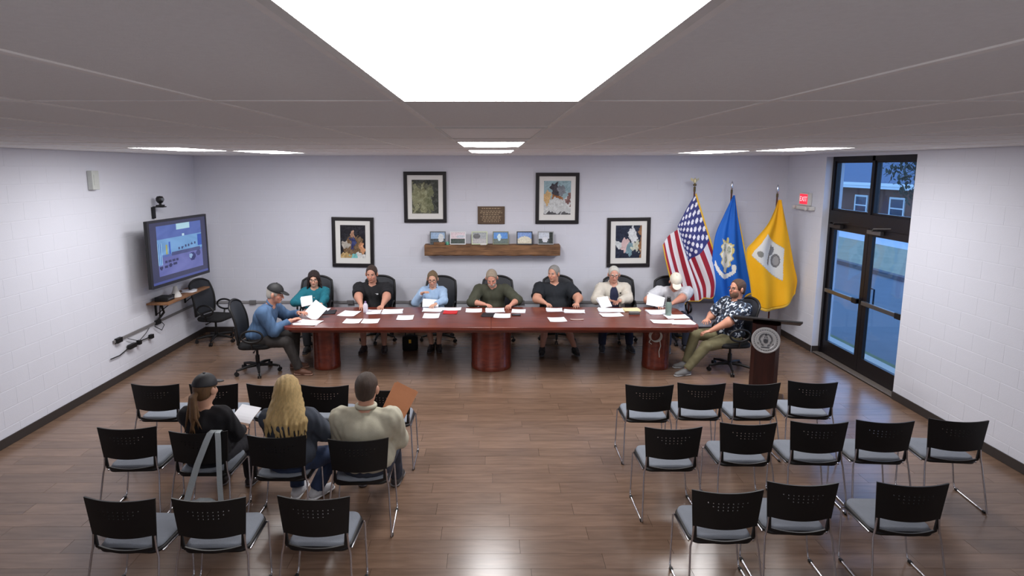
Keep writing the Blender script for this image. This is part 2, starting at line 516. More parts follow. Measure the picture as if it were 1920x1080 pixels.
ground('parking_lot', 'blue grey asphalt lot outside the glass doors', 'asphalt', asphalt, [(6.36, -.06), (11.3, -.08)])
ground('kerb', 'dark kerb line at the far side of the asphalt', 'kerb', mat('kerb_stone', (70, 72, 78), .8), [(11.3, -.08), (11.32, .04), (11.5, .05)])
ground('lawn', 'dull green lawn beyond the asphalt lot', 'grass', mat('dry_lawn', (132, 132, 112), .95, var=.25, scale=1.6), [(11.5, .05), (13.5, .10), (15.4, .02)])
ground('street', 'pale street beyond the lawn', 'street', mat('street_pale', (176, 182, 188), .9), [(15.4, .02), (20.5, -.25)])
ground('far_lawn', 'far lawn in front of the brick house', 'grass', grass_m, [(20.5, -.25), (26, -1.0), (60, -1.2)])

# brick house across the street
hs = empty('brick_house', (25.2, 43, -1.05), 0, 'brick house with white eaves and a blue grey roof seen through the transom', 'building')
brick_m = mat('far_brick', (112, 76, 66), .9, var=.2, scale=9)
wh = mat('white_trim', (225, 226, 226), .6)
MB().box(0, 8, -11, 3.2, 0, 2.75).build('wall', brick_m, hs)
MB().box(-.75, 8.4, -11.6, 3.8, 2.75, 2.93).box(-.8, -.7, -11.6, 3.8, 2.93, 3.12).build('eave', wh, hs)
MB().prism([(-.8, 3.12), (4, 5.6), (8.8, 3.12)], -11.6, 3.8, 'y').build('roof', mat('slate_roof', (84, 98, 120), .8, var=.2, scale=6), hs)
for yy in (-9.2, -6.2, -2.6, 0.6):
    wn = MB()
    for q in ((-.7, -.58, .9, 2.25), (.58, .7, .9, 2.25), (-.58, .58, .9, 1.02), (-.58, .58, 2.13, 2.25), (-.58, .58, 1.52, 1.60)):
        wn.box(-.07, .02, yy + q[0], yy + q[1], q[2], q[3])
    wo = wn.build('window', wh, hs)
    MB().box(-.03, -.01, yy - .58, yy + .58, 1.02, 2.13).build('pane', mat('far_pane', (50, 62, 84), .15), wo)
for yy in (-4.4, 2.2):
    MB().box(-.14, -.02, yy - .06, yy + .06, 0, 2.75).build('downspout', wh, hs)

# trees beyond the asphalt
def tree(name, label, x, y, z, h, cw, seed, c=(44, 58, 46)):
    rr = random.Random(seed)
    e = empty(name, (x, y, z), 0, label, 'tree', 'trees across the lot')
    MB().tube([(0, 0, 0), (.05, .02, h * .3), (-.04, .05, h * .62), (0, 0, h * .8)], [.16, .13, .09, .04]).build('trunk', mat('bark', (62, 50, 42), .9), e)
    mb = MB()
    for k in range(2600):
        a = rr.uniform(0, 2 * PI); u = rr.uniform(-1, 1); r = rr.random() ** .45
        s = math.sqrt(1 - u * u)
        p = Vector((cw * r * s * math.cos(a), cw * r * s * math.sin(a), h * .62 + h * .40 * r * u))
        p += Vector((math.sin(p.z * 3) * .2, math.cos(p.x * 3) * .2, 0))
        q = Matrix.Rotation(rr.uniform(0, 6.28), 3, 'Z') @ Matrix.Rotation(rr.uniform(0, 3.1), 3, 'X')
        sz = rr.uniform(.09, .17)
        mb.add([p + q @ Vector(v) * sz for v in ((-.5, 0, 0), (0, -.9, .1), (.5, 0, 0), (0, 1.1, .1))], [(0, 1, 2, 3)])
    tag(mb.build('foliage', mat('leaves' + str(c), c, .8, var=.35, scale=2), e), kind='stuff')
tree('shade_tree', 'dark leafy tree in front of the brick house, right transom', 20.8, 27.5, -.3, 5.6, 2.3, 1)
tree('shade_tree', 'leafy tree beside the brick house, far right of the transom', 22.2, 22.0, -.4, 5.8, 2.4, 2)

# ------------------------------------------------------------------ conference table
tb = empty('conference_table', (0, 8.93, 0), 0, 'long mahogany conference table with three rounded pedestals', 'table')
TX, TD = 3.04, 0.63
def top_outline(x0, x1, hd, rl, rr_):
    pts = []
    def corner(cx, cy, r, a0):
        for k in range(7): pts.append((cx + r * math.cos(a0 + PI / 2 * k / 6), cy + r * math.sin(a0 + PI / 2 * k / 6)))
    corner(x1 - rr_, hd - rr_, rr_, 0); corner(x0 + rl, hd - rl, rl, PI / 2); corner(x0 + rl, -hd + rl, rl, PI); corner(x1 - rr_, -hd + rr_, rr_, 1.5 * PI)
    return pts
for k, (x0, x1, a, b) in enumerate(((-TX, -.0015, .16, .004), (.0015, TX, .004, .16))):
    o = MB().prism(top_outline(x0, x1, TD, a, b), .705, .75).build('tabletop', mahog, tb, smooth=40)
    mod = o.modifiers.new('b', 'BEVEL'); mod.width = .008; mod.segments = 2; mod.limit_method = 'ANGLE'
    MB().prism(top_outline(x0 + (.05 if k == 0 else 0), x1 - (.05 if k else 0), TD - .05, a, b), .66, .705).build('apron', mahog, o, smooth=40)
for px, hw, hd in ((-2.53, .20, .21), (0, .305, .30), (2.53, .20, .21)):
    prof = [(.0, 0), (1.0, 0), (1.02, .01), (1.02, .06), (1.0, .07), (1.0, .655), (.0, .655)]
    MB().lathe([(r, z) for r, z in prof], 32, (px, -.13 if hw < .25 else -.11, 0), hw, hd).build('pedestal', mahog, tb, smooth=35)
# cable coil hung on the right pedestal
cw_ = mat('white_cable', (190, 190, 186), .5)
mb = MB()
for k in range(4):
    mb.tube([(.085 * math.cos(t * PI / 10) + .006 * k - .01, -.006 * k, .085 * math.sin(t * PI / 10) - .004 * k) for t in range(20)], .006, 6, closed=True)
mb.tube([(.06, -.015, -.06), (.075, -.02, -.16), (.05, -.03, -.24), (.06, -.03, -.33)], .006, 6)
mb.tube([(-.07, -.015, -.05), (-.10, -.02, -.10), (-.06, -.02, -.13)], .006, 6)
tag(mb.build('cable_coil', cw_, None, smooth=60, loc=(2.45, 8.555, .56)), 'coil of white cable hanging on the table pedestal by the plaid shirt man', 'cable')

# ------------------------------------------------------------------ office chairs
fab = mat('black_fabric', (13, 13, 16), .85, var=.2, bump=.3)
meshm = mat('chair_mesh', (38, 41, 48), .6, var=.3, scale=90)
def rbox(x0, x1, y0, y1, z0, z1, r, puff=0.0, n=10):
    """a cushion: rounded in plan, soft edges, slightly domed"""
    mb = MB()
    def outline(ins):
        pts = []
        rr = max(r - ins, .01)
        for cx, cy, a0 in ((x1 - r, y1 - r, 0), (x0 + r, y1 - r, PI / 2), (x0 + r, y0 + r, PI), (x1 - r, y0 + r, 1.5 * PI)):
            for k in range(n // 2 + 1): pts.append((cx + rr * math.cos(a0 + PI / 2 * k / (n // 2)), cy + rr * math.sin(a0 + PI / 2 * k / (n // 2))))
        return pts
    h = z1 - z0; e = min(h * .45, r * .6)
    rings = [(e, z0), (e * .3, z0 + e * .3), (0, z0 + e), (0, z1 - e), (e * .3, z1 - e * .3), (e, z1)]
    vs = []; m = None
    for ins, z in rings:
        o = outline(ins); m = len(o); vs += [(a, b, z) for a, b in o]
    fs = []
    for i in range(len(rings) - 1):
        for k in range(m): fs.append((i * m + k, i * m + (k + 1) % m, (i + 1) * m + (k + 1) % m, (i + 1) * m + k))
    fs.append(tuple(range(m - 1, -1, -1)))
    c = len(vs); vs.append(((x0 + x1) / 2, (y0 + y1) / 2, z1 + puff))
    b = (len(rings) - 1) * m
    for k in range(m): fs.append((b + k, b + (k + 1) % m, c))
    return mb.add(vs, fs)
def make_office_chair():
    e = empty('office_chair', cat='chair')
    for k in range(5):
        a = 2 * PI * k / 5 + .3
        c, s = math.cos(a), math.sin(a)
        lg = MB().tube([(0.03 * c, .03 * s, .115), (.16 * c, .16 * s, .11), (.30 * c, .30 * s, .085)], [.03, .024, .017], 8).build('base_leg', black_pl, e, smooth=50)
        cs = MB()
        for d in (-.016, .016):
            ox, oy = .315 * c - s * d, .315 * s + c * d
            pr = [(ox - s * t * .5, oy + c * t * .5) for t in (-.018, .018)]
            vs = []; fs = []
            for (qx, qy) in pr:
                for j in range(12):
                    th_ = 2 * PI * j / 12
                    vs.append((qx + c * .03 * math.cos(th_), qy + s * .03 * math.cos(th_), .031 + .03 * math.sin(th_)))
            fs = [tuple(range(11, -1, -1)), tuple(range(12, 24))] + [(j, (j + 1) % 12, 12 + (j + 1) % 12, 12 + j) for j in range(12)]
            cs.add(vs, fs)
        cs.tube([(.315 * c, .315 * s, .03), (.312 * c, .312 * s, .095)], .009, 6)
        cs.build('caster', black_pl, lg, smooth=40)
    MB().lathe([(.04, .09), (.045, .14), (.03, .15), (.03, .26), (.018, .26), (.018, .40)], 14).build('gas_column', black_pl, e, smooth=35)
    MB().box(-.11, .11, -.13, .10, .375, .41, ch=.01).tube([(.10, .02, .39), (.27, .03, .385)], .007, 6).tube([(.26, .03, .385), (.30, .03, .384)], .012, 6).build('tilt_mechanism', black_pl, e)
    rbox(-.25, .25, -.23, .26, .40, .475, .12, .008).build('seat', fab, e, smooth=50)
    def surf(u, v):
        # u -1..1 across, v 0..1 up
        hwid = .255 + .03 * math.sin(v * PI * .8) - .02 * v
        z = .50 + .60 * v - .075 * abs(u) ** 2.6 * v ** 2
        y = -.235 - .035 * math.sin(v * PI) * -1 - .085 * v + .045 * u * u
        return Vector((u * hwid, y, z)), Vector((-.12 * u, 1, .12))
    us = [-1 + 2 * i / 12 for i in range(13)]; vs_ = [i / 12 for i in range(13)]
    bk = MB().sgrid(surf, [u * .93 for u in us], [.03 + v * .94 for v in vs_], .012).build('backrest', meshm, e, smooth=50)
    loop = [surf(-1, v)[0] for v in vs_] + [surf(u, 1)[0] for u in us[1:-1]] + [surf(1, v)[0] for v in reversed(vs_)] + [surf(u, 0)[0] for u in reversed(us[1:-1])]
    MB().tube(loop, .019, 8, closed=True).build('back_frame', black_pl, e, smooth=60)
    MB().tube([(0, -.10, .39), (0, -.24, .42), (0, -.275, .52), (0, -.30, .68)], [.03, .028, .026, .02], 8).build('back_spine', black_pl, e, smooth=50)
    for s in (-1, 1):
        pts = [(s * .275, .01 + .15 * math.cos(t * PI / 12), .615 + .088 * math.sin(t * PI / 12)) for t in range(24)]
        MB().tube(pts, .016, 8, closed=True).tube([(s * .275, .0, .53), (s * .25, .0, .44), (s * .20, .0, .405)], .014, 8).build('armrest', black_pl, e, smooth=60)
    return e
oc = make_office_chair()
OCH = [  # x, y, facing (rotation), label
    (-3.10, 10.20, PI + .10, 'black office chair behind the woman in the teal top'),
    (-2.00, 10.22, PI, 'black office chair under the man in the black polo shirt'),
    (-0.92, 10.18, PI - .10, 'black office chair behind the woman in the light blue shirt'),
    (0.10, 10.20, PI - .06, 'black office chair behind the man in the olive sweater'),
    (1.17, 10.24, PI - .12, 'black office chair behind the man in the dark t-shirt'),
    (2.26, 10.24, PI - .12, 'black office chair behind the man in the cream jacket'),
    (3.18, 10.14, PI, 'black office chair under the man in the white cap'),
    (-3.50, 8.55, -PI / 2 + .12, 'black office chair at the left table end under the man in denim'),
    (3.60, 8.62, PI / 2 + .10, 'black office chair at the right table end under the plaid shirt man'),
    (-4.84, 10.12, -PI / 2 - .18, 'empty black office chair in the corner below the television'),
]
for i, (x, y, a, lab) in enumerate(OCH):
    o = oc if i == 0 else copy_tree(oc)
    o.location = (x, y, 0); o.rotation_euler = (0, 0, a)
    o['label'] = lab; o['group'] = 'black office chairs'

# ------------------------------------------------------------------ stacking chairs of the audience
seat_m = mat('grey_seat_fabric', (126, 132, 142), .85, var=.08, bump=.2)
def make_stack_chair():
    e = empty('stacking_chair', cat='chair')
    z0, z1 = .455, .825
    def surf(u, v):
        hw = .215 + .032 * v
        z = z0 + (z1 - z0) * v + (-.018 * (1 - u * u) * (1 - v) * 1.0) + .012 * u * u * v
        y = .012 - .02 * v - .035 * (1 - u * u)
        return Vector((u * hw, y, z)), Vector((.2 * u, -1, .05))
    cols = [(-.63 + .14 * i) for i in range(10)]
    def hole(u, v):
        if .055 < v < .285 and abs(u) < .88: return True        # open slot above the lower rim
        for row, (vc, n) in enumerate(((.80, 9), (.735, 7), (.67, 5))):
            if abs(v - vc) < .010:
                for k in range(n):
                    if abs(u - (k - (n - 1) / 2) * .14) < .018: return True
        return False
    us = sorted(set([round(-1 + 2 * i / 12, 4) for i in range(13)] + [round(s * .88, 4) for s in (-1, 1)] + [round((k - 4) * .14 + d, 4) for k in range(9) for d in (-.018, .018)] + [round((k) * .14 + d - .42, 4) for k in range(7) for d in (-.018, .018)]))
    vs_ = sorted(set([0,   .03, .055, .15, .285, .38, .45, .55, .62, 1, .97, .9] + [round(c + d, 4) for c in (.80, .735, .67) for d in (-.010, .010)]))
    MB().sgrid(surf, us, vs_, .012, hole).build('backrest', black_pl, e, smooth=50)
    rbox(-.215, .215, .03, .43, .418, .462, .07, .006).build('seat_cushion', seat_m, e, smooth=50)
    rbox(-.228, .228, .015, .438, .405, .436, .075, 0).build('seat_pan', black_pl, e, smooth=50)
    for s in (-1, 1):
        pts = [(s * .215, .0, .56), (s * .222, -.005, .47), (s * .236, -.01, .41), (s * .25, -.06, .2), (s * .262, -.10, .016), (s * .262, -.08, .009), (s * .262, .30, .009), (s * .262, .335, .02), (s * .258, .345, .06), (s * .238, .395, .395), (s * .232, .37, .412), (s * .228, .05, .412)]
        lg = MB().tube(pts, .0075, 8).build('sled_leg', chrome, e, smooth=60)
        for yy in (-.07, .30): MB().box(s * .262 - .012, s * .262 + .012, yy - .015, yy + .015, .0, .02, ch=.004).build('glide', black_pl, lg)
    MB().tube([(-.238, .39, .40), (0, .40, .398), (.238, .39, .40)], .0075, 8).build('front_rail', chrome, e, smooth=60)
    return e
sch = make_stack_chair()
SCH = []
def rowdef(xs, ys, labs):
    for x, y, l in zip(xs, ys, labs): SCH.append((x, y, l))
rowdef((1.62, 2.17, 2.74, 3.34), (5.81, 5.86, 5.86, 5.90), ('empty stacking chair right of the aisle, front row, aisle seat', 'empty stacking chair right of the aisle, front row, second from the aisle',
       'empty stacking chair right of the aisle, front row, third from the aisle, before the podium', 'empty stacking chair right of the aisle, front row, nearest the glass doors'))
rowdef((1.56, 2.24, 2.87, 3.46, 4.12), (4.81, 4.90, 4.92, 4.94, 4.96), ('empty stacking chair right of the aisle, middle row, aisle seat', 'empty stacking chair right of the aisle, middle row, second from the aisle',
       'empty stacking chair right of the aisle, middle row, third from the aisle', 'empty stacking chair right of the aisle, middle row, fourth from the aisle', 'empty stacking chair right of the aisle, middle row, farthest right by the wall'))
rowdef((1.63, 2.20, 2.97), (3.81, 3.91, 3.90), ('empty stacking chair right of the aisle, rear row, aisle seat', 'empty stacking chair right of the aisle, rear row, second from the aisle', 'empty stacking chair right of the aisle, rear row, third from the aisle'))
rowdef((-3.45, -2.85, -2.27, -1.70, -1.05), (5.83, 5.83, 5.83, 5.80, 5.70), ('empty stacking chair left of the aisle, front row, nearest the left wall', 'empty stacking chair in the front row, behind the cap woman\'s head',
       'empty stacking chair in the front row, hidden partly by the blonde woman', 'empty stacking chair in the front row between blonde woman and cream sweater man', 'empty stacking chair left of the aisle, front row, aisle seat'))
rowdef((-3.12, -2.47, -1.78, -1.09), (4.81, 4.73, 4.65, 4.59), ('empty stacking chair left of the aisle, middle row, far left', 'stacking chair with the tote strap, under the woman in the black cap',
       'stacking chair under the blonde woman in the slate jacket', 'stacking chair under the man in the cream sweater'))
rowdef((-2.50, -1.90, -1.20), (3.71, 3.71, 3.73), ('empty stacking chair left of the aisle, rear row, far left', 'empty stacking chair left of the aisle, rear row, middle one', 'empty stacking chair left of the aisle, rear row, nearest the aisle'))
for i, (x, y, lab) in enumerate(SCH):
    o = sch if i == 0 else copy_tree(sch)
    o.location = (x, y, 0); o.rotation_euler = (0, 0, rng.uniform(-.05, .05) + (-.06 if 3.3 < x else 0))
    o['label'] = lab; o['group'] = 'black stacking chairs of the audience'

# ------------------------------------------------------------------ things on the back wall
frame_m = mat('black_frame', (30, 27, 30), .35, var=.12)
mat_board = mat('mat_board', (226, 226, 222), .8, var=.02)
def blob(u, v, cx, cy, rx, ry): return ((u - cx) / rx) ** 2 + ((v - cy) / ry) ** 2
def speck(u, v, n, amp):
    n = n * .55; u = u + .08 * math.sin(19 * v); v = v + .08 * math.sin(17 * u)
    return amp * (math.sin(u * 37 * n + 3 * math.sin(v * 23 * n)) + math.sin(v * 41 * n + 2.3 * math.sin(u * 29 * n))) / 2
def shade(c, d): return tuple(max(0, min(255, k + d)) for k in c)
def art_a(u, v):      # dark ground, brown and tan mass, pale spots below: a generic stand-in
    c = (26, 26, 34)
    if blob(u, v, .52, .30, .42, .36) < 1: c = (112, 88, 62)
    if blob(u, v, .50, .46, .10, .20) < 1: c = (52, 62, 110)
    if blob(u, v, .52, .76, .085, .10) < 1: c = (186, 146, 120)
    if blob(u, v, .22, .42, .14, .12) < 1: c = (176, 170, 160)
    if blob(u, v, .84, .32, .12, .16) < 1: c = (206, 150, 112)
    if v < .14: c = (188, 160, 110) if u < .4 else ((120, 190, 190) if u < .66 else (214, 214, 212))
    return shade(c, speck(u, v, 1.2, 26))
def art_b(u, v):
    c = (96, 98, 80)
    if blob(u, v, .14, .5, .14, .45) < 1 or blob(u, v, .42, .45, .16, .42) < 1: c = (142, 144, 112)
    if blob(u, v, .72, .40, .20, .40) < 1: c = (118, 122, 92)
    if u > .78 or v > .9: c = (62, 66, 60)
    return shade(c, speck(u, v, 1.4, 24))
def art_c(u, v):
    c = (150, 178, 186) if v > .5 else (202, 206, 206)
    if blob(u, v, .42, .72, .16, .20) < 1: c = (62, 58, 66)
    if blob(u, v, .66, .74, .13, .18) < 1: c = (132, 138, 146)
    if blob(u, v, .55, .52, .20, .06) < 1: c = (160, 106, 62)
    if blob(u, v, .12, .5, .14, .2) < 1: c = (206, 172, 120)
    if blob(u, v, .93, .48, .10, .2) < 1: c = (130, 96, 92)
    if v < .06: c = (90, 90, 92)
    return shade(c, speck(u, v, 1.3, 18))
def art_d(u, v):
    c = (34, 42, 62)
    if blob(u, v, .66, .70, .15, .30) < 1: c = (212, 216, 220)
    if blob(u, v, .36, .38, .16, .22) < 1: c = (214, 186, 186)
    if blob(u, v, .12, .42, .16, .10) < 1: c = (206, 212, 214)
    if blob(u, v, .56, .26, .12, .20) < 1: c = (120, 152, 164)
    if blob(u, v, .78, .36, .16, .16) < 1: c = (202, 206, 190)
    if u > .92: c = (146, 106, 72)
    return shade(c, speck(u, v, 1.2, 16))
def framed(x0, x1, z0, z1, fn, label, iw=.62, ih=.66, tilt=0.0):
    cx, cz = (x0 + x1) / 2, (z0 + z1) / 2; w, h = x1 - x0, z1 - z0
    e = empty('framed_picture', (cx, YB - .0, cz), 0, label, 'picture', 'four large framed pictures')
    e.rotation_euler = (0, tilt, 0)
    f = MB(); t = .065
    f.box(-w / 2, w / 2, -.035, -.002, h / 2 - t, h / 2, ch=.006).box(-w / 2, w / 2, -.035, -.002, -h / 2, -h / 2 + t, ch=.006)
    f.box(-w / 2, -w / 2 + t, -.034, -.002, -h / 2 + t * .6, h / 2 - t * .6, ch=.006).box(w / 2 - t, w / 2, -.034, -.002, -h / 2 + t * .6, h / 2 - t * .6, ch=.006)
    f.build('frame', frame_m, e)
    MB().box(-w / 2 + t * .8, w / 2 - t * .8, -.018, -.004, -h / 2 + t * .8, h / 2 - t * .8).build('mat_board', mat_board, e)
    paint_sheet('print', attr_m, e, lambda u, v: fn(u + .05 * math.sin(14 * v + 3 * math.sin(9 * u)) + .02 * math.sin(47 * v + 31 * u), v + .035 * math.sin(13 * u + 2 * math.sin(11 * v)) + .02 * math.sin(43 * u - 37 * v)), w * iw, h * ih, 44, 52, (0, -.0195, .01))
framed(-2.895, -2.135, 1.235, 2.146, art_a, 'black framed picture at left, dark print with a brown clad figure', .60, .66, .015)
framed(-1.572, -.803, 2.045, 2.962, art_b, 'black framed picture upper left, olive grey print')
framed(.797, 1.58, 2.025, 2.942, art_c, 'black framed picture upper right, pale print with white foreground')
framed(2.105, 2.89, 1.235, 2.14, art_d, 'black framed picture at right, dark blue print with white figure', .60, .66, -.012)

# bronze plaque with raised, unreadable lines
pq = empty('bronze_plaque', (0, YB, 2.18), 0, 'brown bronze plaque with raised lines above the beam shelf', 'plaque')
pb_m = mat('bronze', (96, 80, 66), .45, .6, var=.15, scale=30)
MB().box(-.245, .245, -.022, -.002, -.16, .16, ch=.006).build('plate', pb_m, pq)
lt_m = mat('raised_bronze', (166, 146, 120), .4, .6)
mb = MB()
for z, w in ((.122, .17), (.075, .19), (.045, .20), (.012, .15), (-.02, .19), (-.05, .16), (-.085, .17), (-.115, .14)):
    x = -w
    while x < w:
        l = rng.uniform(.02, .055)
        mb.box(x, min(x + l, w), -.026, -.021, z - .007, z + .007); x += l + .014
mb.build('raised_lines', lt_m, pq)

# rough beam shelf and the small photographs on it
beam = empty('beam_shelf', (0.02, YB, 1.565), 0, 'rough hewn wooden beam shelf on the back wall', 'shelf')
beam_m = wood('rough_beam', (88, 62, 42), (140, 102, 70), .8, (1.5, 12, 12))
bm = bmesh.new(); bmesh.ops.create_grid(bm, x_segments=1, y_segments=1); bm.free()
mb = MB(); n = 26; prof = [(-.004, -.095), (-.20, -.095), (-.215, -.08), (-.215, .08), (-.20, .095), (-.004, .095)]
vs = []; fs = []
for i in range(n + 1):
    x = -1.215 + 2.43 * i / n
    for (y, z) in prof: vs.append((x, y + (rng.uniform(-.006, .006) if y < -.1 else 0), z + (rng.uniform(-.006, .004))))
m_ = len(prof)
for i in range(n):
    for k in range(m_): fs.append((i * m_ + k, i * m_ + (k + 1) % m_, (i + 1) * m_ + (k + 1) % m_, (i + 1) * m_ + k))
fs += [tuple(range(m_ - 1, -1, -1)), tuple(n * m_ + k for k in range(m_))]
mb.add(vs, fs).build('beam', beam_m, beam)
def ph(sky, ground_, thing_, cx, cy, rx, ry, dark=None):
    def f(u, v):
        c = sky if v > .45 else ground_
        if blob(u, v, cx, cy, rx, ry) < 1: c = thing_
        if dark and u > dark: c = (46, 52, 50)
        return shade(c, speck(u, v, 1.0, 16))
    return f
PH = [(-.96, ph((150, 176, 206), (70, 78, 84), (206, 210, 212), .72, .5, .2, .4), (96, 100, 104), 'small photo on the beam shelf, leftmost, house below blue sky'),
      (-.60, ph((214, 198, 204), (58, 70, 66), (190, 196, 206), .7, .62, .3, .14), (214, 216, 218), 'small photo on the beam shelf, second from the left, pinkish sky'),
      (-.21, ph((150, 156, 160), (172, 170, 172), (88, 88, 92), .3, .66, .26, .22), (196, 206, 170), 'small photo on the beam shelf, third from the left, grey house'),
      (.17, ph((66, 132, 206), (84, 100, 96), (196, 220, 228), .4, .58, .13, .32), (120, 122, 96), 'small photo on the beam shelf, vivid blue sky and pale tower'),
      (.60, ph((120, 152, 208), (206, 200, 180), (212, 208, 190), .5, .4, .4, .26), (40, 44, 54), 'small photo on the beam shelf in a dark frame, cream building'),
      (.98, ph((196, 204, 216), (70, 78, 80), (214, 218, 226), .45, .35, .2, .25, .74), (150, 152, 154), 'small photo on the beam shelf, rightmost, with dark trees')]
for x, fn, fc, lab in PH:
    e = empty('photo_frame', (x, YB - .15, 1.664), 0, lab, 'photo', 'small photographs on the beam shelf')
    e.rotation_euler = (R(-10), 0, 0)
    w, h = .285, .235
    f = MB()
    for q in ((-w / 2, w / 2, h - .016, h), (-w / 2, w / 2, 0, .016), (-w / 2, -w / 2 + .016, .016, h - .016), (w / 2 - .016, w / 2, .016, h - .016)): f.box(q[0], q[1], -.008, .008, q[2], q[3])
    f.build('frame', mat('pf%d' % (x * 100), fc, .5), e)
    MB().box(-w / 2 + .01, w / 2 - .01, 0, .006, .01, h - .01).tube([(0, .006, h * .6), (0, .09, .02)], .006, 6).build('backing', black_pl, e)
    paint_sheet('print', attr_m, e, fn, w - .03, h - .03, 20, 16, (0, -.002, h / 2))
tag(MB().lathe([(.0, 0), (.028, 0), (.032, .03), (.026, .055), (.0, .06)], 10).build('green_trinket', mat('green_glaze', (96, 168, 140), .4), None, 40, (-.785, YB - .16, 1.662)), 'small green trinket on the beam shelf', 'ornament')
tag(MB().box(-.10, .10, -.03, .03, 0, .05, ch=.006).build('wood_block', beam_m, None, None, (-.93, YB - .185, 1.662)), 'small wooden block before the leftmost shelf photo', 'block')
tag(MB().box(-.055, .055, -.02, .02, 0, .03, ch=.005).build('name_card', white_p, None, None, (-.14, YB - .19, 1.662)), 'small white card on the beam shelf by the grey house photo', 'card')

# surface raceway around the back and left walls
race_m = mat('raceway', (150, 149, 152), .5)
rb = MB().box(-XW + .03, 5.0, YB - .022, YB - .002, .555, .60, ch=.004).build('trim_3', race_m); tag(rb, 'grey cable raceway on the back wall', 'raceway', kind='structure')
for x in (-4.4, -2.6, -1.45, .55, 2.55, 3.3):
    MB().box(x - .06, x + .06, YB - .05, YB - .003, .545, .61, ch=.004).build('outlet_box', mat('outlet', (112, 110, 112), .5), rb)
rl = MB().box(-XW + .002, -XW + .022, 8.05, YB - .03, .585, .625, ch=.004).build('trim_4', mat('raceway_dark', (120, 118, 120), .5)); tag(rl, 'cable raceway on the left wall', 'raceway', kind='structure')
for y in (8.15, 9.15): MB().box(-XW + .003, -XW + .05, y - .06, y + .06, .57, .64, ch=.004).build('outlet_box', black_pl, rl)

# television on a swing arm, left wall
tv = empty('television', (-4.89, 9.24, 1.26), R(84.6), 'large flat television on the left wall showing the meeting room', 'television')
MB().box(-.745, .745, .0, .055, 0, 1.0, ch=.01).build('housing', black_pl, tv)
f = MB()
for q in ((-.745, .745, .965, 1.0), (-.745, .745, 0, .045), (-.745, -.71, .045, .965), (.71, .745, .045, .965)): f.box(q[0], q[1], -.008, .002, q[2], q[3])
f.build('bezel', mat('tv_bezel', (34, 34, 42), .4), tv)
scr = bpy.data.materials.new('tv_screen'); scr.use_nodes = True
_n = scr.node_tree; _b = _n.nodes['Principled BSDF']; _a = _n.nodes.new('ShaderNodeAttribute'); _a.attribute_name = 'Col'
_n.links.new(_a.outputs['Color'], _b.inputs['Emission Color']); _b.inputs['Emission Strength'].default_value = 0.85
_b.inputs['Base Color'].default_value = (.01, .01, .015, 1); _b.inputs['Roughness'].default_value = .25
def tvimg(u, v):
    bd = (50, 52, 84)
    if u < .11 or u > .90 or v < .13 or v > .93:
        return (74, 84, 150) if v < .05 else (shade(bd, 8 * (1 - v)))
    x = (u - .11) / .79; y = (v - .13) / .80
    c = (86, 112, 184)
    if y < .36: c = (104, 110, 176)
    if .40 < y < .74: c = (112, 160, 212)
    if y > .74: c = (82, 104, 176)
    if y > .88 and .42 < x < .74: c = (176, 216, 232)
    if .55 < x < .60 and .74 < y < .79: c = (190, 220, 240)
    if .36 < y < .44 and .28 < x < .95: c = (70, 78, 128)
    if x < .09 and .2 < y < .66: c = (56, 106, 190) if int(x * 60) % 2 else (150, 196, 230)
    if .17 < x < .21 and .42 < y < .62: c = (170, 170, 96)
    if .23 < x < .27 and .42 < y < .66: c = (44, 84, 190)
    if x > .9 and .46 < y < .72: c = (44, 84, 180)
    for k in range(6):
        if blob(x, y, .46 + k * .075, .48 + .012 * k, .022, .028) < 1: c = (50, 62, 112)
    for k in range(4):
        if blob(x, y, .05 + k * .10, .155 + .01 * k, .04, .035) < 1: c = (40, 44, 92)
        if blob(x, y, .16 + k * .08, .26, .035, .03) < 1: c = (48, 52, 100)
    if blob(x, y, .76, .25, .08, .09) < 1: c = (44, 50, 110)
    if blob(x, y, .72, .27, .04, .05) < 1: c = (150, 180, 220)
    if blob(x, y, .90, .30, .06, .06) < 1: c = (62, 66, 120)
    return shade(c, speck(u, v, .6, 8))
paint_sheet('screen', scr, tv, tvimg, 1.42, .92, 74, 50, (0, -.003, .505))
MB().box(-.25, .25, .055, .075, .3, .7).tube([(0, .075, .5), (-.25, .22, .5), (0, .41, .5)], .025, 8).build('swing_arm', black_pl, tv)
MB().box(-.12, .12, -.0, .02, -.25, .25).build('wall_plate', black_pl, tv, loc=(.0, .395, .5))

# bracketed camera over the television
wc = empty('conference_camera', (-5.316, 9.30, 2.30), 0, 'small black camera on a wall bracket above the television', 'camera')
MB().box(0, .03, -.035, .035, -.06, .12, ch=.004).box(0.03, .20, -.05, .05, .115, .13, ch=.003).build('bracket', black_pl, wc)
MB().box(.09, .17, -.06, .06, .13, .155, ch=.006).tube([(.13, 0, .15), (.13, 0, .19)], .02, 8).build('camera_base', black_pl, wc)
hd = MB().lathe([(0, -.055), (.035, -.05), (.055, -.02), (.058, .02), (.04, .05), (0, .058)], 14, (.13, 0, .235)).build('camera_head', black_pl, wc, smooth=60)
MB().lathe([(0, 0), (.026, 0), (.026, .02), (.02, .024), (.0, .02)], 12).build('lens', mat('lens_grey', (120, 124, 130), .2, .4), hd, 60, (.175, -.02, .24), (0, R(90), 0))
MB().tube([(.05, .0, -.06), (.06, .02, -.16), (.05, .03, -.3)], .005, 6).build('cable', white_p, wc)

